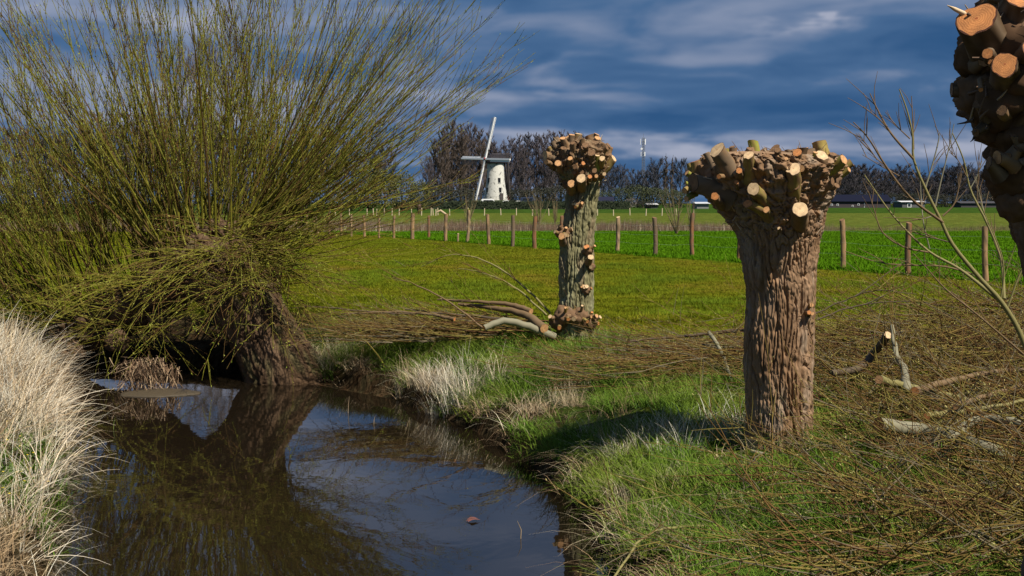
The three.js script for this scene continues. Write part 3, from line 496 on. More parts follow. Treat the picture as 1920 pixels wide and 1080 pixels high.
  for (let k = 0; k < 16; k++) { const p = L(R(1052, 1128), R(262, 276), R(-0.25, 0.25)); stub(o, p.clone().add(V(0, -0.1, 0)), p.clone().add(V(R(-0.06, 0.06), R(0.02, 0.08), R(-0.06, 0.06))), R(0.02, 0.05), pick(['dark', 'brown', 'grey']), pick([3, 3, 1]), { sides: 9, tilt: 0.5 }); }
  headLitter(o, 170, () => L(R(1035, 1140), R(262, 345), R(0.05, 0.3)), 0.12, [[0.20, 0.13, 0.08], [0.48, 0.38, 0.25], [0.11, 0.07, 0.04]]);
}
{ // the near pollard whose head enters at the upper right
  const d = 3.7, q = d / 5, gx = at(2075, 600, d).x, base = V(gx, groundAt(gx, d) - 0.03, -d);
  const o = thing('pollard_willow', 'close pollard willow head with big orange saw cuts at the upper right edge', 'willow', base);
  const L = (px, py, dz = 0) => at(px, py, d - dz * q).sub(base);
  const low = [[V(0, -0.15, 0), 0.29], [V(0, 0.1, 0), 0.24], [V(0, 0.45, 0), 0.215]];
  mesh('trunk', barkTrunk([...low, ...profile([[600, 1945, 2200], [480, 1930, 2215], [420, 1912, 2230], [370, 1892, 2250], [310, 1888, 2255], [255, 1862, 2275], [205, 1838, 2300], [150, 1826, 2310], [90, 1822, 2315], [30, 1828, 2300], [-20, 1860, 2260]], d, base)], 280, 380,
    { depth: 0.012, k: 24, along: 8, lumps: (t) => 0.010 + 0.038 * sm(0.5, 0.7, t), lumpK: 12, cols: [[0.12, 0.07, 0.042], [0.16, 0.10, 0.06], [0.19, 0.13, 0.09]], s: 57, dome: 0.1 }), barkMat, o);
  const S = (bx, by, tx, ty, r, z0, z1, kind, cut, opt) => stub(o, L(bx, by, z0), L(tx, ty, z1), r * d / F, kind, cut, { sides: 18, ...opt });
  S(1872, 130, 1831, 36, 34, 0.22, 0.40, 'dark', 2, { flare: 1.25, tilt: 0.05, label: 'thick limb with a broad orange saw cut' }); S(1885, 160, 1884, 121, 21, 0.34, 0.55, 'dark', 2, { flare: 1.3, tilt: 0.1 }); S(1856, 108, 1852, 100, 9, 0.38, 0.52, 'dark', 2); S(1860, 120, 1857, 116, 4.5, 0.40, 0.52, 'brown', 2);
  S(1838, 150, 1839, 168, 4, 0.40, 0.50, 'brown', 2); S(1835, 165, 1785, 168, 13, 0.18, 0.16, 'dark', 3, { tilt: 0.1 }); S(1885, 215, 1878, 207, 9, 0.36, 0.46, 'brown', 3); S(1905, 20, 1910, -6, 24, 0.3, 0.36, 'dark', 2); S(1925, 110, 1935, 90, 16, 0.42, 0.55, 'brown', 2);
  S(1960, 30, 1965, -60, 26, 0.3, 0.38, 'brown', 2); S(2060, 10, 2065, -90, 30, 0.2, 0.24, 'olive', 2); S(2160, 30, 2190, -70, 28, 0.2, 0.26, 'brown', 2); S(2250, 90, 2330, 10, 24, 0.1, 0.14, 'olive', 2); S(2010, 130, 2005, 105, 20, 0.5, 0.66, 'brown', 2);
  S(1900, 300, 1890, 292, 6, 0.3, 0.38, 'dark', 3);
  for (const [x, y, r, z, s] of [[1850, 175, 0.11, 0.22, 1], [1890, 190, 0.13, 0.30, 2], [1905, 90, 0.13, 0.30, 3], [1838, 110, 0.10, 0.20, 4], [1875, 235, 0.10, 0.22, 5], [1900, 330, 0.10, 0.22, 6], [1908, 375, 0.09, 0.2, 7], [1950, 150, 0.14, 0.38, 8], [1880, 60, 0.10, 0.25, 9], [1915, 250, 0.10, 0.3, 10]]) burl(o, L(x, y, z), r * q, s * 7.7, pick([[0.10, 0.06, 0.036], [0.13, 0.08, 0.05]]));
  knuckles(o, 26, () => { const x = R(1835, 1960), y = R(40, 330); return [L(x, y, 0.30 + (x - 1835) / 125 * 0.12), V(R(-1, 0.4), R(-0.3, 0.7), R(0.2, 1)).normalize(), R(0.008, 0.02)]; });
  headLitter(o, 70, () => L(R(1810, 1930), R(20, 260), R(0.2, 0.42)), 0.06, [[0.13, 0.08, 0.05], [0.30, 0.22, 0.14], [0.08, 0.05, 0.03]]);
  { const g = new Geo(); const a = L(1812, 28, 0.35), b = L(1776, 10, 0.35); g.tube([a, a.clone().lerp(b, 0.6), b], [0.008, 0.006, 0.001], 5); mesh('splinter', g, std([0.6, 0.45, 0.28], 0.8), o); }
}
console.log('pollards done');

// ---------------------------------------------------------------- the big unpruned willow over the water
reseed(2024);
{
  const base = V(at(520, 700, 15.9).x, WATER, -15.9);
  const o = thing('willow_tree', 'big bushy willow with a leaning trunk and countless yellow green shoots over the water', 'willow', base);
  const A = (px, py, d) => at(px, py, d).sub(base);
  const wb = [[0.075, 0.047, 0.028], [0.105, 0.068, 0.043], [0.09, 0.08, 0.038]];
  mesh('trunk', barkTrunk([[A(545, 745, 15.9), 0.62], [A(530, 700, 15.9), 0.52], [A(500, 640, 16.1), 0.46], [A(462, 575, 16.2), 0.46], [A(420, 515, 16.3), 0.52], [A(395, 470, 16.3), 0.55], [A(385, 445, 16.3), 0.42]], 150, 190, { depth: 0.03, k: 11, along: 6, lumps: (t) => 0.03 + 0.1 * sm(0.5, 0.8, t), lumpK: 4, cols: wb, s: 71, dome: 0.15, twist: 1.2 }), barkMat, o);
  mesh('trunk', barkTrunk([[A(425, 510, 16.4), 0.42], [A(350, 520, 16.7), 0.36], [A(270, 570, 17.0), 0.36], [A(190, 600, 17.1), 0.34], [A(120, 645, 17.0), 0.30], [A(85, 700, 16.9), 0.30], [A(70, 740, 16.9), 0.34]], 110, 170, { depth: 0.028, k: 11, along: 6, lumps: () => 0.06, lumpK: 4, cols: wb, s: 83, dome: 0.02 }), barkMat, o).userData.label = 'dark limb arching down into the water';
  mesh('trunk', barkTrunk([[A(497, 640, 17.6), 0.26], [A(497, 580, 17.6), 0.23], [A(498, 500, 17.6), 0.23], [A(498, 440, 17.6), 0.27], [A(496, 405, 17.6), 0.30]], 90, 140, { depth: 0.02, k: 15, lumps: (t) => 0.02 + 0.06 * sm(0.6, 1, t), lumpK: 6, cols: wb, s: 91, dome: 0.1 }), barkMat, o).userData.label = 'upright stem behind the leaning trunk';
  for (const [x, y, d, r, s] of [[330, 500, 16.3, 0.24, 1], [440, 470, 16.2, 0.26, 2], [405, 440, 16.3, 0.24, 3], [290, 545, 16.6, 0.24, 4], [230, 575, 16.8, 0.22, 5], [160, 600, 16.9, 0.2, 6], [300, 600, 16.5, 0.16, 7], [220, 640, 16.6, 0.18, 8], [130, 660, 16.6, 0.2, 9]]) burl(o, A(x, y, d), r, s * 4.4, [0.12, 0.078, 0.048]);
  const shootCols = [[0.165, 0.155, 0.022], [0.125, 0.108, 0.022], [0.19, 0.185, 0.035], [0.105, 0.066, 0.026]];
  const leafCols = [[0.22, 0.26, 0.032], [0.17, 0.23, 0.028], [0.30, 0.32, 0.075], [0.20, 0.19, 0.04]];
  const twigs = new Geo(), leaves = new Geo(); let shoots = 0;
  const small = [new Geo(), new Geo()];
  const shootMat = matte(null, { vertexColors: true });
  function leavesAlong(pts, n, from, sc) { const D = V(0, 0, 0), S = V(0, 0, 0); for (let k = 0; k < n; k++) { const t = R(from, 1) * (pts.length - 1), i = Math.min(pts.length - 2, Math.floor(t)), p = pts[i].clone().lerp(pts[i + 1], t - i); D.subVectors(pts[i + 1], pts[i]).normalize().add(V(R(-0.7, 0.7), R(-0.5, 0.7), R(-0.7, 0.7))).normalize(); S.set(R(-1, 1), R(-1, 1), R(-1, 1)); S.addScaledVector(D, -S.dot(D)).normalize(); leaves.leaf(p, D, S, R(0.018, 0.040) * sc, R(0.007, 0.013) * sc, pick(leafCols)); } }
  function shoot(p, dir, len, r, { curl = 0.25, sag = 0, side = 12, leafy = 1, big = true, col } = {}) {
    const pts = [], n = 10, D = dir.clone(), q = p.clone(), rr = [], w1 = R(0, 9), c = col ?? pick(shootCols);
    for (let k = 0; k <= n; k++) { pts.push(q.clone()); rr.push(Math.max(0.0022, r * (1 - 0.88 * (k / n) ** 0.8))); D.y += (curl - sag * (k / n)) / n; D.x += 0.10 * N3(w1, k * 0.6, 1) ; D.z += 0.10 * N3(w1, k * 0.6, 7); D.normalize(); q.addScaledVector(D, len / n); }
    const g = new Geo(); 
    if (big && shoots < 290) { g.tube(pts, rr, 6, c); mesh('shoot', g, shootMat, o); shoots++; } else small[0].tube(pts, rr, 5, c);
    const T = V(0, 0, 0);
    for (let k = 0; k < side; k++) {
      const t = R(0.18, 0.97) * n, i = Math.min(n - 1, Math.floor(t)), b = pts[i].clone().lerp(pts[i + 1], t - i); T.subVectors(pts[i + 1], pts[i]).normalize();
      const E = T.clone().add(V(R(-1, 1), R(-0.2, 0.7), R(-1, 1)).multiplyScalar(0.62)).normalize(), l = R(0.22, 0.85) * (1.15 - 0.6 * t / n) * Math.min(1, len / 2.2), tp = [b]; const e = E.clone(), w = b.clone();
      for (let s = 1; s <= 4; s++) { w.addScaledVector(e, l / 4); e.y += 0.07 - sag * 0.06; e.x += R(-0.06, 0.06); e.normalize(); tp.push(w.clone()); }
      twigs.tube(tp, [0.0042, 0.0036, 0.003, 0.0024, 0.0014], 3, rnd() < 0.3 ? [0.14, 0.08, 0.03] : pick(shootCols), false);
      leavesAlong(tp, Math.round(l * 15 * leafy), 0.1, 1.0);
    }
    leavesAlong(pts, Math.round(len * 7 * leafy), 0.35, 1.1);
  }
  const dirOf = (tilt, toward) => V(Math.sin(tilt), Math.cos(tilt), 0).add(V(0, 0, toward)).normalize();
  const deg = Math.PI / 180;
  for (let k = 0; k < 120; k++) { // crown of the leaning trunk
    const u = R(-1, 1), p = A(392 + u * 95, R(430, 490) + Math.abs(u) * 25, 16.3 + R(-0.45, 0.45)); const tilt = (u * 34 + R(-16, 16) + (u > 0.3 ? R(0, 22) : 0)) * deg;
    shoot(p, dirOf(tilt, R(-0.45, 0.45)), R(3.4, 5.2), R(0.009, 0.021), { curl: R(0.0, 0.3), side: 20 });
  }
  for (let k = 0; k < 95; k++) { // along the arched limb
    const u = rnd(), p = A(lerp(320, 20, u), lerp(535, 590, u) + R(-25, 25), 16.8 + R(-0.5, 0.6)); shoot(p, dirOf((lerp(-8, -34, u) + R(-14, 16)) * deg, R(-0.4, 0.4)), R(2.9, 4.8), R(0.008, 0.018), { curl: R(0.05, 0.3), side: 20, leafy: 1.3 });
  }
  for (let k = 0; k < 60; k++) { // head of the stem behind
    const p = A(498 + R(-45, 38), R(395, 430), 17.6 + R(-0.3, 0.3)); shoot(p, dirOf((R(-20, 64)) * deg, R(-0.4, 0.4)), R(3.2, 5.0), R(0.008, 0.018), { curl: R(0, 0.25), side: 18 });
  }
  for (let k = 0; k < 170; k++) { // finer shoots between them
    const u = rnd(), p = A(lerp(520, 20, u) + R(-20, 20), u < 0.4 ? R(420, 500) : lerp(500, 590, (u - 0.4) / 0.6) + R(-25, 25), 16.6 + R(-0.7, 0.7)); shoot(p, dirOf((lerp(38, -34, u) + R(-24, 24)) * deg, R(-0.5, 0.5)), R(1.8, 3.8), R(0.004, 0.009), { curl: R(-0.1, 0.35), side: 15, leafy: 1.2, big: false });
  }
  for (let k = 0; k < 34; k++) { const p = A(R(430, 520), R(410, 480), 16.4 + R(-0.4, 0.8)); shoot(p, dirOf(R(30, 62) * deg, R(-0.4, 0.4)), R(3.4, 4.8), R(0.006, 0.013), { curl: R(0.0, 0.3), side: 14, leafy: 0.6, big: false }); }
  for (let k = 0; k < 34; k++) { // long low ones reaching right over the grass
    const p = A(R(430, 520), R(420, 520), 16.2 + R(-0.3, 0.5)); shoot(p, dirOf(R(52, 88) * deg, R(-0.35, 0.35)), R(1.8, 3.4), R(0.008, 0.016), { curl: R(0.02, 0.25), sag: R(0, 0.3), side: 9, leafy: 0.7 });
  }
  for (let k = 0; k < 30; k++) { // low ones to the left
    const p = A(R(60, 260), R(560, 620), 16.6 + R(-0.4, 0.4)); shoot(p, dirOf(-R(50, 85) * deg, R(-0.2, 0.5)), R(1.2, 2.6), R(0.006, 0.013), { curl: R(0, 0.25), side: 9, leafy: 1.1, big: false });
  }
  for (let k = 0; k < 120; k++) { const p = A(R(400, 545), R(430, 575), 15.7 + R(-0.25, 0.2)); shoot(p, V(R(-0.5, 1.0), R(-0.2, 0.35), R(0.2, 0.8)).normalize(), R(0.8, 2.0), R(0.004, 0.009), { curl: 0, sag: R(0.8, 2.2), side: 6, leafy: 0.6, big: false }); }
  for (let k = 0; k < 105; k++) { // hanging round the head, down to the water
    const u = R(-1, 1), p = A(375 + u * 130, R(455, 520) + Math.max(0, -u) * 50, 15.9 + R(-0.35, 0.2)); shoot(p, V(u * 0.7 + R(-0.7, 0.7), R(-0.3, 0.25), R(0.1, 0.8)).normalize(), R(0.8, 1.9), R(0.004, 0.011), { curl: 0, sag: R(0.9, 2.4), side: 4, leafy: 0.5, big: k < 30 });
  }
  for (let k = 0; k < 60; k++) { const p = A(R(60, 330), R(560, 640), 16.2 + R(-0.35, 0.3)); shoot(p, V(R(-0.9, 0.9), R(-0.4, 0.3), R(0.0, 0.7)).normalize(), R(0.6, 1.6), R(0.004, 0.009), { curl: 0, sag: R(0.5, 2), side: 4, leafy: 0.5, big: false }); }
  // matted dead twigs lodged in the head
  for (let k = 0; k < 420; k++) { const p = A(R(260, 500), R(445, 530), 16.0 + R(-0.3, 0.3)), D = V(R(-1, 1), R(-0.5, 0.5), R(-0.4, 0.6)).normalize(), l = R(0.15, 0.5); small[1].tube([p, p.clone().addScaledVector(D, l * 0.5).add(V(0, R(-0.03, 0.05), 0)), p.clone().addScaledVector(D, l)], [0.004, 0.004, 0.002], 3, pick([[0.13, 0.08, 0.045], [0.09, 0.055, 0.03], [0.17, 0.14, 0.04]]), false); }
  for (const [g, n] of [[small[0], 'thin_shoots'], [twigs, 'twigs'], [leaves, 'leaves'], [small[1], 'dead_twigs']]) { const m = mesh(n, g, shootMat, o); m.userData.kind = 'stuff'; }
  console.log('willow tris', twigs.i.length / 3, leaves.i.length / 3, small[0].i.length / 3, shoots);
}
// ---------------------------------------------------------------- cut brushwood
reseed(909);
const stickCols = [[0.135, 0.080, 0.030], [0.16, 0.11, 0.036], [0.095, 0.052, 0.026], [0.19, 0.155, 0.045], [0.15, 0.125, 0.08]];
const stickMat = matte(null, { vertexColors: true });
function spray(g, p, dir, len, r, twigN, rise = 0.1, keep = null) {
  const pts = [], rr = [], n = 7, D = dir.clone().normalize(), q = p.clone(), w = R(0, 50), c = pick(stickCols);
  for (let k = 0; k <= n; k++) { pts.push(q.clone()); rr.push(Math.max(0.0016, r * (1 - 0.85 * k / n))); D.y += rise / n + 0.14 * N3(w, k * 0.7, 2); D.x += 0.30 * N3(w, k * 0.7, 9); D.z += 0.30 * N3(w, k * 0.7, 17); D.normalize(); q.addScaledVector(D, len / n); if (keep) keep(q, D); }
  g.tube(pts, rr, 4, c, false);
  for (let k = 0; k < twigN; k++) {
    const t = R(0.2, 0.98) * n, i = Math.min(n - 1, Math.floor(t)), b = pts[i].clone().lerp(pts[i + 1], t - i), T = pts[i + 1].clone().sub(pts[i]).normalize();
    const e = T.add(V(R(-1, 1), R(-0.5, 0.9), R(-1, 1)).multiplyScalar(0.85)).normalize(), l = R(0.15, 0.7) * len * 0.5, tp = [b]; const z = b.clone();
    for (let s = 1; s <= 3; s++) { z.addScaledVector(e, l / 3); e.y += R(-0.08, 0.1); e.x += R(-0.1, 0.1); e.normalize(); tp.push(z.clone()); }
    g.tube(tp, [0.0032, 0.0028, 0.0022, 0.0012], 3, rnd() < 0.5 ? c : pick(stickCols), false);
    if (rnd() < 0.5) for (let q2 = 0; q2 < 3; q2++) { const lp = tp[1 + q2 % 3], dd = e.clone().add(V(R(-0.6, 0.6), R(-0.3, 0.6), R(-0.6, 0.6))).normalize(), sd = V(R(-1, 1), R(-1, 1), R(-1, 1)); sd.addScaledVector(dd, -sd.dot(dd)).normalize(); g.leaf(lp, dd, sd, 0.018, 0.006, [0.34, 0.31, 0.12]); }
  }
}
const above = (lo) => (q, D) => { const y = groundAt(q.x, -q.z) + lo; if (q.y < y) { q.y = y; if (D.y < 0) D.y = 0.06; } };
{ // the large heap to the right of the big pollard
  const g = new Geo();
  for (let k = 0; k < 3600; k++) {
    const d = R(5.4, 12.6), x = lerp(1.6, 0.52 * d + 0.6, rnd() ** 0.8);
    const edge = x - lerp(1.15, 2.75, sm(5.5, 9.2, d)) + (d > 10.5 ? 0.6 * (d - 10.5) : 0); if (edge < R(-0.35, 0.35)) continue;
    if (d < 9.8 && d > 8.2 && x < 2.75) continue;
    const ridge = sm(0, 1.4, edge) * (0.10 + 0.34 * sm(7.5, 11.2, d) * sm(13, 11.6, d) + 0.12 * sm(3, 4.5, x)), y = groundAt(x, d) + rnd() ** 0.8 * (0.06 + ridge * 1.15);
    if (d < 8.6 && rnd() < 0.38) continue; const az = rnd() < 0.45 ? R(-0.6, 1.2) + (rnd() < 0.5 ? Math.PI : 0) : R(0, 6.283);
    spray(g, V(x, y, -d), V(Math.cos(az), rnd() < 0.15 ? R(0.2, 0.9) : R(-0.12, 0.25), Math.sin(az)), R(0.45, 1.5), R(0.003, 0.009), 6, R(-0.5, 0.5), above(0.02));
  }
  const m = mesh('brushwood', g, stickMat); tag(m, 'wide heap of brown cut willow twigs covering the ground at the lower right', 'brushwood', null, 'stuff');
  console.log('heap tris', g.i.length / 3);
  const h = new Geo();
  for (let k = 0; k < 330; k++) { const d = R(11.8, 13.6), x = R(1.0, 3.0), y = groundAt(x, d) + rnd() * 0.30 * sm(0.9, 1.8, x) * sm(13.8, 12.8, d); const az = R(-0.6, 0.6) + (rnd() < 0.6 ? Math.PI : 0); spray(h, V(x, y, -d), V(Math.cos(az), R(-0.02, 0.1), Math.sin(az)), R(0.6, 1.5), R(0.004, 0.009), 4, R(-0.05, 0.2), above(0.02)); }
  tag(mesh('brushwood', h, stickMat), 'low line of brown twigs on the ground behind the big pollard', 'brushwood', null, 'stuff');
  const f = new Geo();
  for (let k = 0; k < 270; k++) { const u = rnd() ** 0.8, p = at(lerp(1035, 740, u) + R(-20, 20), 600, 15.4); const d = 15.4 + R(-0.55, 0.6), y = Math.max(groundAt(p.x, d) + 0.02, -0.09) + rnd() ** 1.3 * 0.30 * sm(1.5, 0.4, u); const az = Math.PI + R(-0.3, 0.3); spray(f, V(p.x, y, -d), V(Math.cos(az), R(-0.05, 0.10), Math.sin(az)), R(0.7, 1.7), R(0.004, 0.011), 4, R(-0.05, 0.2), above(0.02 + rnd() ** 2 * 0.22)); }
  tag(mesh('brushwood', f, stickMat), 'long bundle of brown branches lying left of the slim pollard', 'brushwood', null, 'stuff');
}
const limbMats = { grey: std([0.20, 0.185, 0.12], 0.8), olive: std([0.19, 0.165, 0.055], 0.75), brown: std([0.15, 0.095, 0.045], 0.85), dark: std([0.085, 0.06, 0.035], 0.85) };
function cutBranch(pts, r0, r1, matName, label, { cut = -1, twigN = 0, group } = {}) {
  const base = pts[0].clone(), o = thing('cut_branch', label, 'branch', base, group), P = smooth(local(pts, base), 22), w = R(0, 99);
  P.forEach((p, k) => { p.x += 0.012 * N3(w, k * 0.5, 1); p.y += 0.012 * N3(w, k * 0.5, 5); });
  const g = new Geo().tube(P, P.map((_, k) => lerp(r0, r1, k / 22) * (1 + 0.1 * N3(w, k * 0.9, 9))), 9); mesh('limb', g, limbMats[matName], o);
  if (cut >= 0) { const D = P[0].clone().sub(P[1]).normalize(), c = new THREE.CircleGeometry(r0 * 1.02, 14); c.lookAt(D); c.translate(P[0].x + D.x * 0.003, P[0].y + D.y * 0.003, P[0].z + D.z * 0.003); mesh('cut_face', c, cutMats[cut], o); }
  if (twigN) { const t = new Geo(); for (let k = 0; k < twigN; k++) { const i = Math.floor(R(6, 21)), T = P[i + 1].clone().sub(P[i]).normalize().add(V(R(-1, 1), R(-0.3, 0.9), R(-1, 1)).multiplyScalar(0.55)); spray(t, P[i], T, R(0.3, 0.9), R(0.003, 0.006), 3, R(0, 0.3)); } const m = mesh('twigs', t, stickMat, o); m.userData.kind = 'stuff'; }
  return o;
}
const BH = (list) => list.map(([x, y, d], k) => at(x, y, d * 0.88 - (k ? 0 : 0.28)));
const B = (list) => list.map(([x, y, d]) => at(x, y, d));
cutBranch(B([[1408, 846, 8.55], [1500, 872, 8.3], [1610, 935, 7.8], [1745, 985, 7.2], [1850, 1050, 6.6], [1960, 1085, 6.2]]), 0.014, 0.030, 'grey', 'long curved grey branch running from the big pollard foot to the lower right corner', { twigN: 4 });
cutBranch(BH([[1648, 796, 9.2], [1720, 806, 9.0], [1790, 815, 8.8], [1860, 845, 8.5], [1950, 890, 8.2]]), 0.050, 0.045, 'grey', 'thick grey log with an orange end lying across the brush heap', { cut: 2 });
cutBranch(BH([[1780, 822, 8.9], [1830, 788, 8.9], [1880, 786, 8.8], [1945, 806, 8.6]]), 0.030, 0.024, 'grey', 'forked grey limb rising off the thick log', { twigN: 2 });
cutBranch(B([[1480, 1090, 6.5], [1540, 1040, 6.8], [1600, 1008, 7.0], [1660, 985, 7.2]]), 0.022, 0.012, 'olive', 'pale yellowish stick at the bottom of the brush heap', { twigN: 2 });
cutBranch(BH([[1665, 628, 11.6], [1640, 660, 11.5], [1610, 690, 11.4], [1560, 700, 11.3]]), 0.036, 0.03, 'dark', 'dark stick poking up with a pale cut tip at the top of the heap', { cut: 0 });
cutBranch(BH([[1700, 730, 10.2], [1695, 690, 10.4], [1680, 660, 10.6], [1672, 610, 10.8]]), 0.035, 0.015, 'grey', 'short grey branch standing in the middle of the heap', { twigN: 3 });
cutBranch(BH([[1648, 712, 10.0], [1700, 725, 10.0], [1790, 745, 9.9], [1880, 770, 9.7]]), 0.032, 0.016, 'olive', 'olive branch with a pinkish cut end in the middle of the heap', { cut: 1, twigN: 3 });
cutBranch(BH([[1715, 735, 9.8], [1760, 720, 9.9], [1850, 700, 10.1], [1960, 690, 10.3]]), 0.032, 0.014, 'brown', 'brown branch with an orange cut end pointing at the big pollard', { cut: 2, twigN: 3 });
cutBranch(BH([[1738, 780, 9.3], [1790, 772, 9.3], [1850, 765, 9.3], [1930, 750, 9.4]]), 0.024, 0.012, 'olive', 'yellow green branch with an orange cut end above the thick log', { cut: 2, twigN: 2 });
cutBranch(BH([[1790, 762, 9.5], [1840, 745, 9.6], [1930, 720, 9.8]]), 0.024, 0.012, 'brown', 'short brown branch with a pink cut end near the right edge of the heap', { cut: 1 });
cutBranch(B([[1906, 969, 6.6], [1930, 960, 6.8], [1990, 950, 7.0]]), 0.036, 0.03, 'dark', 'dark limb with a round orange cut end at the lower right edge', { cut: 2 });
cutBranch(B([[1180, 640, 12.6], [1280, 630, 12.6], [1360, 622, 12.5], [1420, 615, 12.4]]), 0.010, 0.026, 'dark', 'dark branch lying along the top of the twigs left of the big pollard', { twigN: 3 });
cutBranch(B([[1330, 622, 12.2], [1350, 655, 12.0], [1365, 690, 11.7], [1380, 760, 11.0]]), 0.022, 0.012, 'grey', 'grey twiggy branch hanging down just left of the big pollard', { twigN: 3 });
cutBranch(B([[1530, 600, 10.6], [1600, 575, 10.6], [1700, 565, 10.5], [1800, 578, 10.4]]), 0.008, 0.003, 'dark', 'thin dark twig arching right from behind the big pollard', { twigN: 7 });
cutBranch(B([[1525, 590, 10.8], [1580, 565, 10.8], [1640, 545, 10.7], [1720, 552, 10.7]]), 0.007, 0.003, 'dark', 'upper thin dark twig spraying right of the big pollard', { twigN: 7 });
cutBranch(B([[1150, 1085, 6.6], [1220, 1000, 7.0], [1330, 985, 7.2], [1450, 980, 7.4]]), 0.007, 0.010, 'olive', 'slender twig crossing the green bank at the bottom', { twigN: 3 });
cutBranch(B([[1100, 965, 7.7], [1260, 930, 7.7], [1440, 925, 7.6], [1620, 900, 7.8]]), 0.003, 0.007, 'olive', 'long straight twig reaching out over the water edge', { twigN: 2 });
cutBranch(B([[1390, 945, 7.6], [1400, 880, 7.9], [1425, 850, 8.1]]), 0.004, 0.006, 'dark', 'short dark twig bent over in front of the big pollard foot', { twigN: 2 });
// by the slim pollard
cutBranch(B([[1040, 632, 14.7], [990, 612, 14.6], [945, 602, 14.5], [908, 615, 14.4]].reverse()), 0.040, 0.05, 'grey', 'bent grey log with an orange end lying left of the slim pollard', { cut: 2 });
cutBranch(B([[1020, 616, 14.6], [985, 590, 15.0], [930, 578, 15.3], [860, 570, 15.6]]), 0.060, 0.02, 'brown', 'thick branch with a round pink cut end against the slim pollard foot', { cut: 1 });
cutBranch(B([[996, 584, 15.0], [960, 572, 15.2], [900, 566, 15.4], [820, 562, 15.6]]), 0.040, 0.012, 'brown', 'brown branch with a cut end on top of the long bundle', { cut: 1, twigN: 4 });
cutBranch(B([[852, 599, 14.9], [810, 590, 15.1], [740, 585, 15.3], [640, 588, 15.4]]), 0.026, 0.008, 'brown', 'reddish branch with a small orange end low in the long bundle', { cut: 2, twigN: 4 });
cutBranch(B([[967, 606, 14.7], [920, 596, 15.0], [850, 590, 15.2], [760, 580, 15.3]]), 0.028, 0.008, 'dark', 'dark branch with a small orange end beside the bent grey log', { cut: 2, twigN: 4 });
cutBranch(B([[1032, 588, 15.3], [985, 540, 15.4], [920, 494, 15.5], [850, 477, 15.6], [790, 500, 15.7]]), 0.016, 0.004, 'olive', 'tallest arching twig over the long bundle, bowing left', { twigN: 8 });
cutBranch(B([[1025, 590, 15.2], [960, 535, 15.3], [900, 510, 15.4], [860, 503, 15.5]]), 0.014, 0.004, 'olive', 'lower arching twig under the tallest one over the long bundle', { twigN: 6 });
cutBranch(B([[905, 614, 14.8], [840, 565, 15.0], [770, 530, 15.2], [735, 520, 15.3]]), 0.014, 0.004, 'brown', 'straight thin twig slanting up left out of the long bundle', { twigN: 4 });
cutBranch(B([[780, 590, 15.2], [680, 583, 15.4], [590, 575, 15.5], [540, 578, 15.6]]), 0.012, 0.006, 'dark', 'thin dark branch at the far left end of the long bundle', { twigN: 5 });
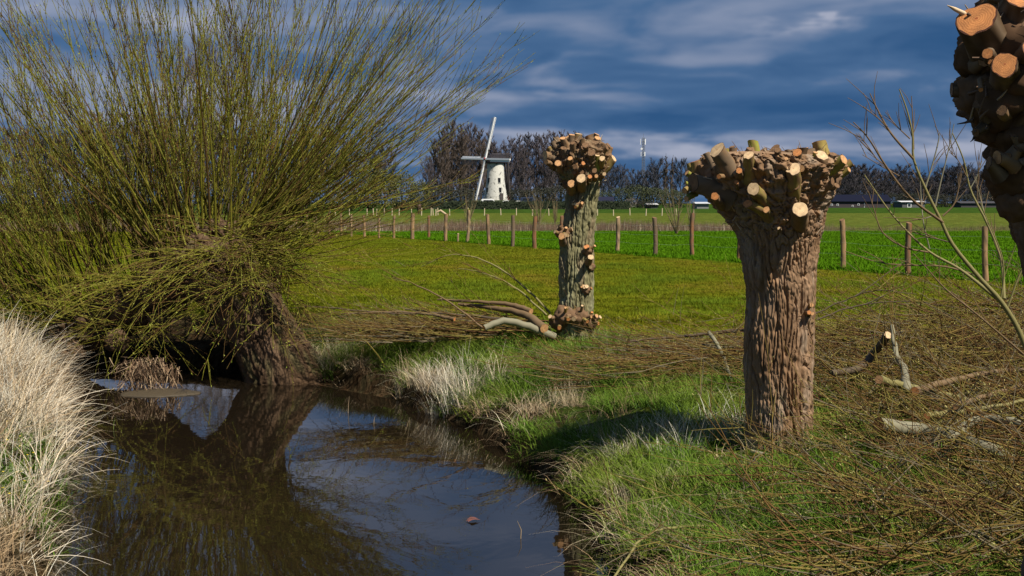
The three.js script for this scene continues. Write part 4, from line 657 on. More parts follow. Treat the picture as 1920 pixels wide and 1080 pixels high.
{ // bare young willow leaning in from the right
  const d = 6.2, base = at(1985, 740, d); base.y = groundAt(base.x, d);
  const o = thing('willow_sapling', 'bare leaning willow sapling with thin forked twigs at the right edge', 'sapling', base);
  const put = (name, list, r0, r1, mt, n = 16) => { const P = smooth(list.map(([x, y, dz = 0]) => at(x, y, d + dz).sub(base)), n); return mesh(name, new Geo().tube(P, P.map((_, k) => lerp(r0, r1, k / n)), 7), limbMats[mt], o); };
  { const P = smooth([V(0.12, -0.05, 0), V(0.06, 0.2, 0), ...[[1920, 642], [1879, 568], [1834, 518], [1784, 455], [1764, 413], [1737, 358], [1713, 298], [1711, 253], [1700, 205], [1686, 167]].map(([x, y]) => at(x, y, d).sub(base))], 40); mesh('stem', new Geo().tube(P, P.map((_, k) => lerp(0.020, 0.003, (k / 40) ** 0.7)), 8), limbMats.olive, o); }
  for (const [l, a, b, mt] of [
    [[[1713, 298], [1670, 249], [1645, 205], [1631, 175]], 0.007, 0.0025, 'brown'], [[[1879, 568], [1800, 505, 0.1], [1741, 471, 0.15], [1675, 405, 0.2], [1620, 327, 0.2]], 0.010, 0.003, 'olive'],
    [[[1768, 417], [1706, 370, -0.1], [1660, 310, -0.15], [1625, 255, -0.2], [1600, 229, -0.2]], 0.008, 0.0025, 'brown'], [[[1883, 560], [1877, 487, 0.1], [1850, 417, 0.15], [1819, 354, 0.2], [1807, 300, 0.2], [1786, 250, 0.2]], 0.009, 0.003, 'olive'],
    [[[1768, 405], [1788, 384], [1799, 345], [1803, 325]], 0.005, 0.002, 'brown'], [[[1753, 389], [1764, 340], [1774, 300], [1789, 232]], 0.005, 0.002, 'grey'], [[[1735, 352], [1748, 310], [1760, 262], [1761, 250]], 0.005, 0.002, 'grey'],
    [[[1743, 467, 0.15], [1732, 420, 0.15], [1727, 370, 0.2], [1724, 312, 0.2]], 0.004, 0.002, 'grey'], [[[1741, 473, 0.15], [1694, 463, 0.1], [1655, 436, 0.1], [1638, 390, 0.1], [1628, 358, 0.1]], 0.005, 0.002, 'brown'],
    [[[1823, 514, 0.1], [1772, 500, 0.1], [1700, 497, 0.1], [1648, 492, 0.1], [1585, 471, 0.1]], 0.005, 0.002, 'brown'], [[[1920, 665], [1830, 588, -0.1], [1772, 541, -0.1], [1735, 500, -0.1], [1712, 475, -0.1]], 0.006, 0.002, 'brown'],
    [[[1713, 280], [1712, 240], [1709, 180]], 0.005, 0.002, 'brown'], [[[1670, 249], [1650, 225], [1618, 200]], 0.004, 0.002, 'brown'], [[[1686, 330, -0.1], [1650, 310, -0.1], [1617, 290, -0.1]], 0.003, 0.0015, 'brown'], [[[1706, 260], [1680, 235], [1660, 210]], 0.0035, 0.0015, 'brown'],
    [[[1645, 300, -0.1], [1620, 265, -0.1], [1605, 250, -0.1]], 0.003, 0.0015, 'brown'], [[[1812, 330, 0.2], [1796, 300, 0.2], [1780, 285, 0.2]], 0.003, 0.0015, 'brown'], [[[1819, 354, 0.2], [1832, 330, 0.2], [1841, 302, 0.2]], 0.0035, 0.0015, 'grey'], [[[1850, 417, 0.15], [1838, 370, 0.2], [1828, 330, 0.2]], 0.0035, 0.0015, 'grey'],
    [[[1877, 560], [1882, 520], [1880, 487], [1872, 460], [1850, 410], [1838, 380]], 0.005, 0.002, 'olive'], [[[1920, 430], [1905, 405], [1889, 391]], 0.004, 0.002, 'grey'], [[[1784, 455], [1740, 445], [1715, 448]], 0.004, 0.0015, 'dark'], [[[1760, 400], [1740, 408], [1725, 412]], 0.0035, 0.0015, 'grey'], [[[1890, 575], [1910, 520], [1935, 470]], 0.006, 0.003, 'olive'],
  ]) { put('twig', l, a, b, mt); const tw = new Geo(), P = smooth(l.map(([x, y, dz = 0]) => at(x, y, d + dz).sub(base)), 16); for (let k = 0; k < 5; k++) { const i = Math.floor(R(3, 15)), D = P[i + 1].clone().sub(P[i]).normalize().add(V(R(-0.7, 0.7), R(-0.1, 0.5), R(-0.5, 0.5))).normalize(), e = P[i].clone().addScaledVector(D, R(0.05, 0.22)); tw.tube([P[i], P[i].clone().lerp(e, 0.5).add(V(R(-0.006, 0.006), 0.004, 0)), e], [0.0022, 0.0018, 0.001], 4); } mesh('side_twigs', tw, limbMats.brown, o).userData.kind = 'stuff'; }
}
console.log('brush done');

// ---------------------------------------------------------------- the fence
reseed(31415);
const postCols = { pale: 0, grey: 1, red: 2, brown: 3 };
stubCols.pale = [0.42, 0.29, 0.17]; stubCols.red = [0.24, 0.115, 0.06]; stubCols.tan = [0.34, 0.21, 0.11];
const posts = [];
function fencePost(px, top, bot, wpx, kind, label, tipdx = 0, cut = 3) {
  const b = onLevel(px, bot, 0), d = -b.z, t = at(px + tipdx, top, d);
  const o = thing('fence_post', label, 'post', b, 'wooden posts of the meadow fence'); 
  const s = stub(o, V(0, -0.2, 0), t.clone().sub(b), wpx / 2 * 0.86 * d / F, kind, cut, { sides: 8, flare: 1.02, tilt: 0.35, bow: 0.025 }); s.name = 'shaft';
  posts.push([b, t.clone().sub(b)]);
}
fencePost(1850, 425, 528, 13, 'tan', 'tan fence post nearest the right edge', -3); fencePost(1704, 418, 515, 13, 'red', 'reddish square fence post behind the sapling twigs', 1);
fencePost(1581, 412, 503, 12, 'tan', 'tan fence post just right of the big pollard head', -2); fencePost(1386, 445, 488, 11, 'red', 'fence post half hidden by the big pollard trunk', 2);
fencePost(1299, 400, 480, 9, 'red', 'dark reddish fence post just left of the big pollard'); fencePost(1228, 408, 479, 10, 'grey', 'silver grey fence post midway between the two pollards', -1, 3);
fencePost(1157, 407, 473, 9, 'pale', 'pale crooked fence post just right of the slim pollard', 2, 0); fencePost(1054, 405, 468, 8, 'red', 'fence post at the left edge of the slim pollard trunk', 0);
fencePost(1003, 406, 466, 9, 'red', 'orange red fence post left of the slim pollard', 1); fencePost(961, 404, 462, 8, 'grey', 'grey weathered fence post below the windmill, second left of the slim pollard', 1, 3);
fencePost(917, 402, 458, 8, 'tan', 'brown leaning fence post directly below the windmill', -3); fencePost(875, 394, 454, 7, 'pale', 'tall pale tapering fence post left of the windmill', 4, 0);
fencePost(859, 438, 453, 4, 'pale', 'short pale stake between two fence posts', 0, 0); fencePost(836, 401, 452, 8, 'tan', 'tan fence post with a broken rail at its top', 1); fencePost(804, 405, 447, 6, 'red', 'thin dull red fence post left of the broken rail', 0);
fencePost(773, 400, 448, 9, 'tan', 'sturdy flat topped fence post at the tips of the willow shoots', 1, 3);
const ordinal = (n) => n <= 12 ? ords[n - 1] : n < 20 ? ['thirteenth', 'fourteenth', 'fifteenth', 'sixteenth', 'seventeenth', 'eighteenth', 'nineteenth'][n - 13] : n % 10 ? ['twenty', 'thirty'][Math.floor(n / 10) - 2] + '-' + ords[n % 10 - 1] : ['twentieth', 'thirtieth'][n / 10 - 2];
function rank(list, phrase) { list.sort((a, b) => b.position.x / b.position.z - a.position.x / a.position.z); list.forEach((o, k) => { o.userData.label = ordinal(k + 1) + ' ' + phrase; }); }
const ords = ['first', 'second', 'third', 'fourth', 'fifth', 'sixth', 'seventh', 'eighth', 'ninth', 'tenth', 'eleventh', 'twelfth'];
[[739, 403, 447, 6], [711, 404, 446, 5], [683, 404, 444, 6], [659, 402, 443, 5], [640, 398, 441, 5], [617, 400, 439, 6], [597, 406, 437, 5], [588, 398, 436, 4], [576, 398, 435, 4], [566, 396, 434, 4], [556, 397, 433, 4], [542, 396, 432, 4]].forEach(([x, t, b, w], k) => fencePost(x, t, b, w, pick(['tan', 'pale', 'tan']), ords[k] + ' fence post left of the sturdy flat topped one, seen through willow shoots', k === 6 ? -5 : R(-1, 1), 1));
{ // broken rail on one post
  const g = new Geo(), a = onLevel(836, 452, 0), d = -a.z, p = at(836, 402, d), q = at(826, 395, d), r = at(819, 398, d); g.tube(local([p, q, r], p), [0.05, 0.06, 0.03], 7); const m = tag(mesh('broken_rail', g, std([0.42, 0.32, 0.2], 0.85)), 'short broken pale rail jutting off a fence post', 'rail'); m.position.copy(p);
}
{ const line = [0, 1, 2, 3, 4, 5, 6, 7, 8, 9, 10, 11, 13, 15, 16, 17, 18, 19, 20, 21].map((k) => posts[k]);
  ['lowest', 'middle', 'top'].forEach((nm, w) => { const g = new Geo(), h = [0.38, 0.68, 0.98][w]; const P = [V(22, h, -1), ...line.map(([b, t]) => b.clone().addScaledVector(t, h / t.y).add(V(-0.03, 0, 0.06)))]; for (let k = 0; k < P.length - 1; k++) { const m = P[k].clone().lerp(P[k + 1], 0.5); m.y -= 0.04; g.tube([P[k], m, P[k + 1]], 0.0018, 4, null, false); }
    tag(mesh('fence_wire', g, std([0.5, 0.5, 0.48], 0.4, { metalness: 0.6 })), nm + ' strand of thin wire along the meadow fence', 'wire'); }); }
{ // pale stakes of the second fence far behind
  const st = std([0.55, 0.45, 0.30], 0.85), proto = new Geo(); proto.tube([V(0, -0.1, 0), V(0.01, 0.5, 0), V(0, 0.95, 0)], [0.07, 0.065, 0.06], 6); const pg = proto.geometry();
  for (const x of [520, 560, 596, 629, 655, 688, 700, 706, 720, 735, 748, 771, 790, 808, 812, 817, 821, 843, 878, 908, 939, 968, 998, 1029, 1060, 1090, 1120, 1150, 1181, 1211, 1241, 1268, 1300]) { const p = onLevel(x, R(403.5, 405), 0); const m = mesh('pale_stake', pg, st); m.position.copy(p); m.rotation.z = R(-0.06, 0.06); m.scale.y = R(0.85, 1.1); tag(m, 'thin pale stake of the far fence in front of the dark hedge', 'stake', 'pale stakes of the far fence'); }
}
console.log('fence done');

// ---------------------------------------------------------------- far trees
function bareTree(s, { h, spread, limbs = 12, from = 0.2, up = 0.55, wid = 1, twl = 1, trunkR = 0.016 }) {
  reseed(s); const t = new Geo(), c = new Geo();
  const bark = [0.75, 0.75, 0.75], tw = [1, 1, 1];
  const trunk = []; for (let k = 0; k <= 7; k++) trunk.push(V(N3(s, k * 0.5, 1) * h * 0.03, h * 0.96 * k / 7, N3(s, k * 0.5, 9) * h * 0.03));
  t.tube(trunk, trunk.map((_, k) => h * trunkR * (1 - 0.9 * k / 7)), 6, bark, false);
  const side = V(0, 0, 0);
  const strip = (a, b, w0, w1) => { side.set(R(-1, 1), R(-0.3, 0.3), R(-1, 1)); const D = b.clone().sub(a); side.addScaledVector(D, -side.dot(D) / D.lengthSq()).normalize(); c.ribbon([a, b], [w0 * wid, w1 * wid], side, tw); };
  for (let k = 0; k < limbs; k++) {
    const y = lerp(from, 0.88, (k + rnd()) / limbs), a = k * 2.4 + R(-0.4, 0.4), i = Math.min(6, Math.floor(y / 0.96 * 7)), p = trunk[i].clone().lerp(trunk[i + 1], y / 0.96 * 7 - i), L = h * spread * Math.sin(Math.min(1, (1.06 - y) * 1.25) * 1.5) * R(0.75, 1.1);
    const D = V(Math.cos(a), up * R(0.7, 1.5), Math.sin(a)).normalize(), lp = [p]; const q = p.clone(); for (let z = 0; z < 5; z++) { q.addScaledVector(D, L / 5); D.y += 0.16; D.x += R(-0.1, 0.1); D.z += R(-0.1, 0.1); D.normalize(); lp.push(q.clone()); }
    t.tube(lp, lp.map((_, z) => h * 0.0065 * (1.05 - y) * (1 - 0.16 * z) + 0.02), 4, bark, false);
    for (let m = 0; m < 9; m++) {
      const u = R(0.15, 1) * 5, j = Math.min(4, Math.floor(u)), b = lp[j].clone().lerp(lp[j + 1], u - j), E = lp[j + 1].clone().sub(lp[j]).normalize().add(V(R(-1, 1), R(-0.1, 0.9), R(-1, 1)).multiplyScalar(0.7)).normalize(), l2 = L * R(0.3, 0.55), e = b.clone().addScaledVector(E, l2); strip(b, e, 0.10, 0.05);
      for (let n = 0; n < 7; n++) { const v = R(0.15, 1), f = b.clone().lerp(e, v), G = E.clone().add(V(R(-1, 1), R(-0.1, 1), R(-1, 1)).multiplyScalar(0.75)).normalize(), l3 = l2 * R(0.3, 0.6) * twl, k2 = f.clone().addScaledVector(G, l3); strip(f, k2, 0.06, 0.03); for (let w = 0; w < 4; w++) { const x = f.clone().lerp(k2, R(0.2, 1)), H = G.clone().add(V(R(-1, 1), R(0, 1), R(-1, 1)).multiplyScalar(0.8)).normalize(); strip(x, x.clone().addScaledVector(H, l3 * R(0.35, 0.7)), 0.045, 0.02); } }
    }
  }
  return [t.geometry(), c.geometry()];
}
const treeKinds = { poplar: [bareTree(1, { h: 30, spread: 0.22, limbs: 30, up: 1.1, from: 0.06, wid: 1.75 }), bareTree(2, { h: 30, spread: 0.25, limbs: 30, up: 1.0, from: 0.06, wid: 1.75 }), bareTree(3, { h: 30, spread: 0.20, limbs: 30, up: 1.3, from: 0.08, wid: 1.75 })], round: [bareTree(4, { h: 18, spread: 0.42, limbs: 20, from: 0.12, wid: 1.75 }), bareTree(5, { h: 18, spread: 0.38, limbs: 20, from: 0.10, up: 0.7, wid: 1.75 })], narrow: [bareTree(6, { h: 22, spread: 0.10, limbs: 26, up: 2.4, from: 0.06, wid: 1.3 })], near: [bareTree(7, { h: 17, spread: 0.34, limbs: 24, up: 0.8, from: 0.14, wid: 0.42, trunkR: 0.012 })] };
const treeMats = { purple: [0.105, 0.085, 0.090], brown: [0.115, 0.085, 0.068], dark: [0.055, 0.048, 0.054], blue: [0.062, 0.062, 0.078], olive: [0.085, 0.085, 0.030] };
for (const k in treeMats) treeMats[k] = std(treeMats[k], 0.95, { vertexColors: true });
function tree(kind, px, top, d, mat, label, group, wide = 1, y0 = 0) {
  const [tg, cg] = pick(treeKinds[kind]), p = onLevel(px, 500, 0), x = (px - 960) / F * d, H = at(px, top, d).y - y0, h0 = { poplar: 30, round: 18, narrow: 22, near: 17 }[kind], s = H / h0 / 1.02;
  const o = thing('bare_tree', label, 'tree', V(x, y0, -d), group); o.rotation.y = R(0, 6.28); o.scale.set(s * wide, s, s * wide); mesh('trunk', tg, treeMats[mat], o); mesh('crown', cg, treeMats[mat], o); return o;
}
reseed(5150);
const gA = 'bare trees of the grove behind the windmill';
for (const [x, t, d] of [[815, 250, 430], [830, 226, 425], [848, 215, 440], [866, 218, 430], [884, 222, 445], [900, 228, 435], [916, 236, 450], [805, 285, 420], [838, 240, 460], [872, 235, 465], [926, 250, 440]]) tree('poplar', x, t + R(-3, 3), d, pick(['purple', 'brown']), 'tall bare purple brown tree in the dense grove left of the windmill sails', gA);
for (const [x, t, d] of [[944, 258, 440], [958, 246, 450], [974, 240, 445], [990, 237, 455], [1006, 236, 450], [1020, 240, 460], [1036, 236, 450], [1052, 235, 455], [1068, 238, 450], [1084, 240, 460], [1098, 250, 450], [982, 260, 430], [1030, 262, 435]]) tree('poplar', x, t + R(-3, 3), d, pick(['purple', 'purple', 'dark']), 'tall bare tree in the row between the windmill and the slim pollard', 'bare trees of the row right of the windmill');
for (const [x, t, d] of [[1140, 305, 520], [1162, 308, 520], [1128, 310, 500], [1186, 316, 560], [1204, 318, 560], [1222, 312, 540]]) tree('round', x, t, d, 'blue', 'bluish bare tree around the foot of the telecom mast', 'bare trees below the mast');
tree('round', 1232, 296, 460, 'blue', 'bare tree left of the pointed narrow trees', null); tree('round', 1276, 296, 460, 'blue', 'bare spreading tree right of the pointed narrow trees', null, 1.0);
tree('narrow', 1247, 281, 440, 'brown', 'taller pointed narrow tree between the pollards', null, 1.3); tree('narrow', 1259, 284, 440, 'brown', 'shorter pointed narrow tree between the pollards', null, 1.3);
for (let k = 0; k < 30; k++) { const x = 1545 + k * 13.2 + R(-6, 6); tree('round', x, 314 + 7 * Math.sin(k * 0.9) + (k > 11 && k < 16 ? 14 : 0) + R(-4, 4), R(480, 560), pick(['dark', 'blue', 'dark']), 'dark bare tree in the wood along the right horizon', 'trees of the wood on the right horizon', 1.25); }
for (let k = 0; k < 16; k++) tree('round', 1545 + k * 26 + R(-6, 6), 345 + R(-6, 6), R(440, 470), 'dark', 'dark lower tree at the front of the wood on the right horizon', 'front trees of the wood on the right', 1.6);
for (let k = 0; k < 12; k++) tree('round', -30 + k * 58 + R(-12, 12), 225 + 20 * Math.sin(k) + R(-12, 12) + (k > 8 ? 40 : 0), R(170, 230), pick(['brown', 'brown', 'dark']), 'brown bare tree far behind the bushy willow', 'bare trees behind the bushy willow', 1.1);
tree('near', 435, 8, 70, 'brown', 'reddish brown bare tree standing behind the crown of the bushy willow', null, 0.9); tree('near', 360, 70, 78, 'brown', 'smaller bare tree behind the bushy willow, left of the taller one', null, 0.9);
tree('round', 722, 268, 260, 'dark', 'dark dense tree right of the bushy willow, left of the grove', null, 0.8); tree('round', 700, 285, 255, 'olive', 'olive tinted tree beside the dark dense tree', null, 0.8);
function leafyCrown(s, rx, ry, rz, n, size, cols, lumps = 0.35) { reseed(s); const g = new Geo(), D = V(0, 0, 0), S = V(0, 0, 0); for (let k = 0; k < n; k++) { D.set(gauss(), gauss(), gauss()).normalize(); const q = 0.55 + 0.45 * rnd() ** 0.6, f = q * (1 + lumps * fbm(D.x * 1.7 + s, D.y * 1.7, D.z * 1.7, 3) * 2), p = V(D.x * rx * f, ry + D.y * ry * f, D.z * rz * f); const e = V(R(-1, 1), R(-0.4, 1), R(-1, 1)).normalize(); S.set(R(-1, 1), R(-1, 1), R(-1, 1)); S.addScaledVector(e, -S.dot(e)).normalize(); if (p.y > 0) g.leaf(p, e, S, R(0.6, 1.3) * size, R(0.4, 0.8) * size, pick(cols)); } return g.geometry(); }
const shrubMat = std(null, 0.9, { vertexColors: true });
const shrubGeos = { olive: leafyCrown(21, 1, 1, 1, 2600, 0.10, [[0.085, 0.085, 0.018], [0.11, 0.105, 0.02], [0.06, 0.06, 0.016]]), green: leafyCrown(22, 1, 1, 1, 2600, 0.10, [[0.040, 0.052, 0.018], [0.03, 0.042, 0.016], [0.055, 0.062, 0.02]]), dark: leafyCrown(23, 1, 1, 1, 2600, 0.10, [[0.022, 0.026, 0.016], [0.032, 0.03, 0.018]]), bloom: leafyCrown(24, 1, 1, 1, 1600, 0.07, [[0.32, 0.27, 0.27], [0.2, 0.17, 0.16], [0.09, 0.07, 0.06]]) };
const stemGeo = new Geo().tube([V(0, -0.05, 0), V(0.02, 0.5, 0), V(0, 1.0, 0)], [0.06, 0.05, 0.03], 5).geometry();
function shrub(kind, px, top, d, w, label, group) { const H = at(px, top, d).y, x = (px - 960) / F * d, o = thing('shrub', label, 'shrub', V(x, 0, -d), group); o.scale.set(w * d / F / 2, H / 2, w * d / F / 2); o.rotation.y = R(0, 6); mesh('trunk', stemGeo, limbMats.dark, o); mesh('crown', shrubGeos[kind], shrubMat, o); return o; }
reseed(808);
[[660, 335, 250, 60], [690, 322, 245, 70], [722, 318, 240, 70], [755, 322, 245, 60], [640, 345, 235, 60], [786, 338, 262, 50]].forEach(([x, t, d, w], k) => shrub('olive', x, t, d, w, 'yellowish green bush behind the tips of the willow shoots, ' + ords[k] + ' of the clump', 'yellowish bushes left of the windmill'));
[[800, 340, 330, 50], [830, 348, 340, 60], [865, 350, 345, 60], [1010, 350, 345, 60], [1040, 346, 340, 60], [975, 352, 350, 50], [895, 352, 400, 60], [940, 350, 400, 60]].forEach(([x, t, d, w], k) => shrub('dark', x, t, d, w, 'dark undergrowth bush below the bare grove, ' + ords[k] + ' listed near the windmill foot', 'dark bushes around the windmill'));
[[1165, 350, 380, 50], [1195, 345, 385, 60], [1225, 350, 380, 60], [1255, 352, 390, 50], [1130, 356, 390, 40], [1275, 356, 380, 40]].forEach(([x, t, d, w], k) => shrub('green', x, t, d, w, 'dull green bush between the two pollards, ' + ords[k] + ' of its clump', 'dull green bushes between the pollards'));
shrub('bloom', 1182, 370, 340, 26, 'pale pinkish blossoming bush beside the goal frame'); shrub('dark', 1205, 376, 345, 40, 'low dark bush right of the blossoming bush');
for (let k = 0; k < 11; k++) shrub(k % 3 ? 'dark' : 'green', 20 + k * 56 + R(-14, 14), 345 + R(-18, 14), R(120, 170), 90, 'dark green bush in the hedgerow far behind the bushy willow', 'hedgerow bushes behind the bushy willow');
for (let k = 0; k < 14; k++) shrub('dark', 1560 + k * 27 + R(-6, 6), 362 + R(-4, 4), R(420, 440), 40, 'low dark bush at the foot of the wood on the right', 'bushes at the foot of the right wood');
{ // young bare saplings standing in the reeds
  const sg = (s) => { reseed(s); const g = new Geo(); for (let k = 0; k < 14; k++) { const a = R(0, 6.3), p = [V(0, 0, 0)], D = V(Math.cos(a) * R(0.05, 0.5), 1, Math.sin(a) * R(0.05, 0.5)).normalize(), q = V(0, 0, 0); const l = R(1.2, 3.6); for (let z = 0; z < 5; z++) { q.addScaledVector(D, l / 5); D.x += R(-0.08, 0.08); D.z += R(-0.08, 0.08); D.normalize(); p.push(q.clone()); } g.tube(p, [0.028, 0.024, 0.02, 0.016, 0.011, 0.006], 4, pick([[0.22, 0.18, 0.10], [0.17, 0.12, 0.07]]), false); for (let t = 0; t < 6; t++) { const b = p[1 + Math.floor(R(0, 4))], E = V(R(-0.6, 0.6), 0.8, R(-0.6, 0.6)).normalize(); g.tube([b, b.clone().addScaledVector(E, R(0.3, 0.8))], [0.01, 0.004], 3, [0.2, 0.15, 0.09], false); } } return g.geometry(); };
  const gs = [sg(61), sg(62), sg(63)];
  [[1268, 345, 62, 'pale multi stemmed bare bush left of the big pollard head'], [1295, 352, 60, 'second bare bush touching the big pollard head'], [877, 352, 85, 'thin bare bush in front of the hedge left of the windmill'], [1010, 348, 85, 'thin bare bush in front of the hedge right of the windmill'], [1040, 356, 88, 'small bare bush beside the slim pollard in front of the hedge']].forEach(([x, t, d, l], k) => { const H = at(x, t, d).y, m = mesh('bare_bush', gs[k % 3], stickMat); m.position.set((x - 960) / F * d, 0, -d); m.scale.setScalar(H / 3.4); tag(m, l, 'bush'); });
}
const groupOf = (g) => scene.children.filter((o) => o.userData.group === g);
rank(groupOf(gA), 'bare purple brown tree from the left in the grove behind the windmill');
rank(groupOf('bare trees of the row right of the windmill'), 'tall bare tree from the left in the row right of the windmill');
rank(groupOf('bare trees below the mast'), 'bluish bare tree from the left around the mast foot');
rank(groupOf('trees of the wood on the right horizon'), 'taller dark tree from the left in the wood on the right horizon');
rank(groupOf('front trees of the wood on the right'), 'lower dark tree from the left at the front of the right wood');
rank(groupOf('bare trees behind the bushy willow'), 'brown bare tree from the left behind the bushy willow');
rank(groupOf('hedgerow bushes behind the bushy willow'), 'dark hedgerow bush from the left behind the bushy willow');
rank(groupOf('bushes at the foot of the right wood'), 'low dark bush from the left at the foot of the right wood');
rank(groupOf('dark bushes around the windmill'), 'dark undergrowth bush from the left below the grove by the windmill');
rank(groupOf('dull green bushes between the pollards'), 'dull green bush from the left in the clump between the pollards');
rank(groupOf('yellowish bushes left of the windmill'), 'yellowish green bush from the left behind the willow shoot tips');
rank(groupOf('pale stakes of the far fence'), 'pale stake from the left of the far fence before the hedge');
console.log('trees done');

// ---------------------------------------------------------------- windmill, mound, hedge and what stands round it
{
  const d = 360, gy = 2.4, cx = (929.5 - 960) / F * d, m = d / F, base = V(cx, gy, -d);
  const mound = new Geo(), rings = 10, seg = 40;
  for (let j = 0; j <= rings; j++) for (let s = 0; s <= seg; s++) { const t = j / rings, a = s / seg * 6.2832, r = 3 + t * 19; mound.v(Math.cos(a) * r * 1.5, (gy + 0.05) * (1 - sm(0.1, 1, t)), Math.sin(a) * r, 0, 1, 0, Math.cos(a) * r / 6, Math.sin(a) * r / 6); }
  for (let j = 0; j < rings; j++) for (let s = 0; s < seg; s++) { const a = j * (seg + 1) + s; mound.tri(a, a + 1, a + seg + 1); mound.tri(a + 1, a + seg + 2, a + seg + 1); }
  const mg = mound.geometry(); mg.computeVertexNormals(); const mo = structure(mesh('mound', mg, std([0.045, 0.06, 0.02], 0.95))); mo.position.set(cx, 0.02, -d);
  const o = thing('windmill', 'white tower windmill with dark cap and four sails on the horizon', 'windmill', base);
  const wallTex = noiseTex(256, (u, v) => { const n = torus(u, v, 1.6, 2), q = torus(u, v, 7, 4); const s = 0.86 + q * 0.16 - sm(0.12, 0.42, n) * 0.42; return [s, s, s * 0.98]; }, true);
  const H = 70 * m, rt = 15.2 * m, rb = 23.2 * m;
  const tw = new Geo(); for (let j = 0; j <= 12; j++) for (let s = 0; s <= 40; s++) { const t = j / 12, a = s / 40 * 6.2832, r = lerp(rb, rt, t) - 0.35 * Math.sin(t * 3.14); tw.v(Math.sin(a) * r, t * H, Math.cos(a) * r, Math.sin(a), 0.12, Math.cos(a), s / 40 * 2 + 0.35, t * 1.0); }
  for (let j = 0; j < 12; j++) for (let s = 0; s < 40; s++) { const a = j * 41 + s; tw.tri(a, a + 1, a + 41); tw.tri(a + 1, a + 42, a + 41); }
  mesh('tower', tw, std([0.80, 0.79, 0.76], 0.85, { map: wallTex }), o);
  const yaw = -54 * Math.PI / 180, tilt = 14 * Math.PI / 180, face = V(Math.sin(yaw), 0, Math.cos(yaw));
  const capM = matte([0.028, 0.026, 0.032]), woodD = std([0.05, 0.04, 0.04], 0.8);
  { // cap: boat shaped roof, ridge along the axle
    const g = new Geo(), nx = 16, ny = 12, Lh = rt * 1.45, Wd = rt * 1.22, Hc = 17 * m; for (let i = 0; i <= nx; i++) for (let j = 0; j <= ny; j++) { const u = i / nx * 2 - 1, a = j / ny * Math.PI, w = Wd * Math.sqrt(Math.max(0.02, 1 - (Math.abs(u) ** 2.6))), hh = Hc * (1 - 0.35 * u * u); g.v(Math.cos(a) * w, Math.sin(a) * hh, u * Lh, Math.cos(a), Math.sin(a), u * 0.4); } for (let i = 0; i < nx; i++) for (let j = 0; j < ny; j++) { const a = i * (ny + 1) + j; g.tri(a, a + ny + 1, a + 1); g.tri(a + 1, a + ny + 1, a + ny + 2); } const gg = g.geometry(); gg.computeVertexNormals(); const c = mesh('cap', gg, capM, o); c.position.y = H; c.rotation.y = yaw;
    const k = mesh('curb', new THREE.CylinderGeometry(rt * 1.08, rt * 1.05, 0.5, 32), woodD, o); k.position.y = H - 0.05;
  }
  for (const [a, y] of [[0.42, 37], [0.46, 19], [-0.85, 37], [-0.9, 19]]) { const t = y / 70, r = lerp(rb, rt, t) - 0.35 * Math.sin(t * 3.14), g = new THREE.BoxGeometry(0.75, 1.5, 0.3), w = mesh('window', g, std([0.02, 0.02, 0.022], 0.25), o); w.position.set(Math.sin(a) * r, y * m, Math.cos(a) * r); w.rotation.y = a; const f = mesh('sill', new THREE.BoxGeometry(0.95, 0.12, 0.45), std([0.5, 0.5, 0.48], 0.8), w); f.position.y = -0.8; }
  { const a = 0.5, dr = mesh('door', new THREE.BoxGeometry(1.1, 2.2, 0.3), woodD, o); dr.position.set(Math.sin(a) * rb, 1.05, Math.cos(a) * rb); dr.rotation.y = a; }
  // sails
  const hub = face.clone().multiplyScalar(rt * 1.55).add(V(0, H + 6.5 * m, 0));
  const Q0 = new THREE.Quaternion().setFromEuler(new THREE.Euler(-tilt, yaw, 0, 'YXZ'));
  const shaft = mesh('windshaft', new Geo().tube([V(0, 0, -3.2), V(0, 0, 0.4)], [0.4, 0.35], 10), std([0.30, 0.03, 0.025], 0.6), o); shaft.position.copy(hub); shaft.quaternion.copy(Q0);
  const stockG = new Geo().box(-0.28, 0.28, 0, 80 * m, -0.22, 0.22).geometry(), lat = new Geo();
  const y0 = 18 * m, y1 = 79 * m; for (let k = 0; k <= 26; k++) { const y = lerp(y0, y1, k / 26); lat.box(-1.9, -0.2, y - 0.03, y + 0.03, -0.22 - 0.02, -0.16); } for (const x of [-1.9, -1.35, -0.8]) lat.box(x - 0.035, x + 0.035, y0, y1, -0.15, -0.10); const latG = lat.geometry();
  const board = new Geo().box(0.29, 0.75, y0, y1, -0.1, 0.0).geometry();
  const sailM = std([0.72, 0.72, 0.72], 0.6), latM = std([0.16, 0.13, 0.13], 0.8);
  for (let k = 0; k < 4; k++) { const s = mesh('sail', stockG, sailM, o); s.position.copy(hub); s.quaternion.copy(Q0).multiply(new THREE.Quaternion().setFromAxisAngle(V(0, 0, 1), k * Math.PI / 2 - 0.045)); if (k % 2) s.translateZ(0.03); mesh('lattice', latG, latM, s); mesh('leading_board', board, sailM, s); }
  // tail beams from the cap to the ground
  const back = face.clone().multiplyScalar(-1); const perp = V(back.z, 0, -back.x);
  for (const [w0, w1] of [[0, 0], [1.6, 0.4], [-1.6, -0.4]]) { const a = back.clone().multiplyScalar(rt * 1.35).addScaledVector(perp, w0).add(V(0, H + 0.6, 0)), b = back.clone().multiplyScalar(rb * 1.32).addScaledVector(perp, w1).add(V(0, 0.6, 0)); mesh('tail_beam', new Geo().tube([a, b], [0.28, 0.28], 6), woodD, o); }
  mesh('winch', new Geo().box(-0.5, 0.5, 0, 1.6, -0.5, 0.5), std([0.14, 0.03, 0.03], 0.7), o).position.copy(back.clone().multiplyScalar(rb * 1.32));
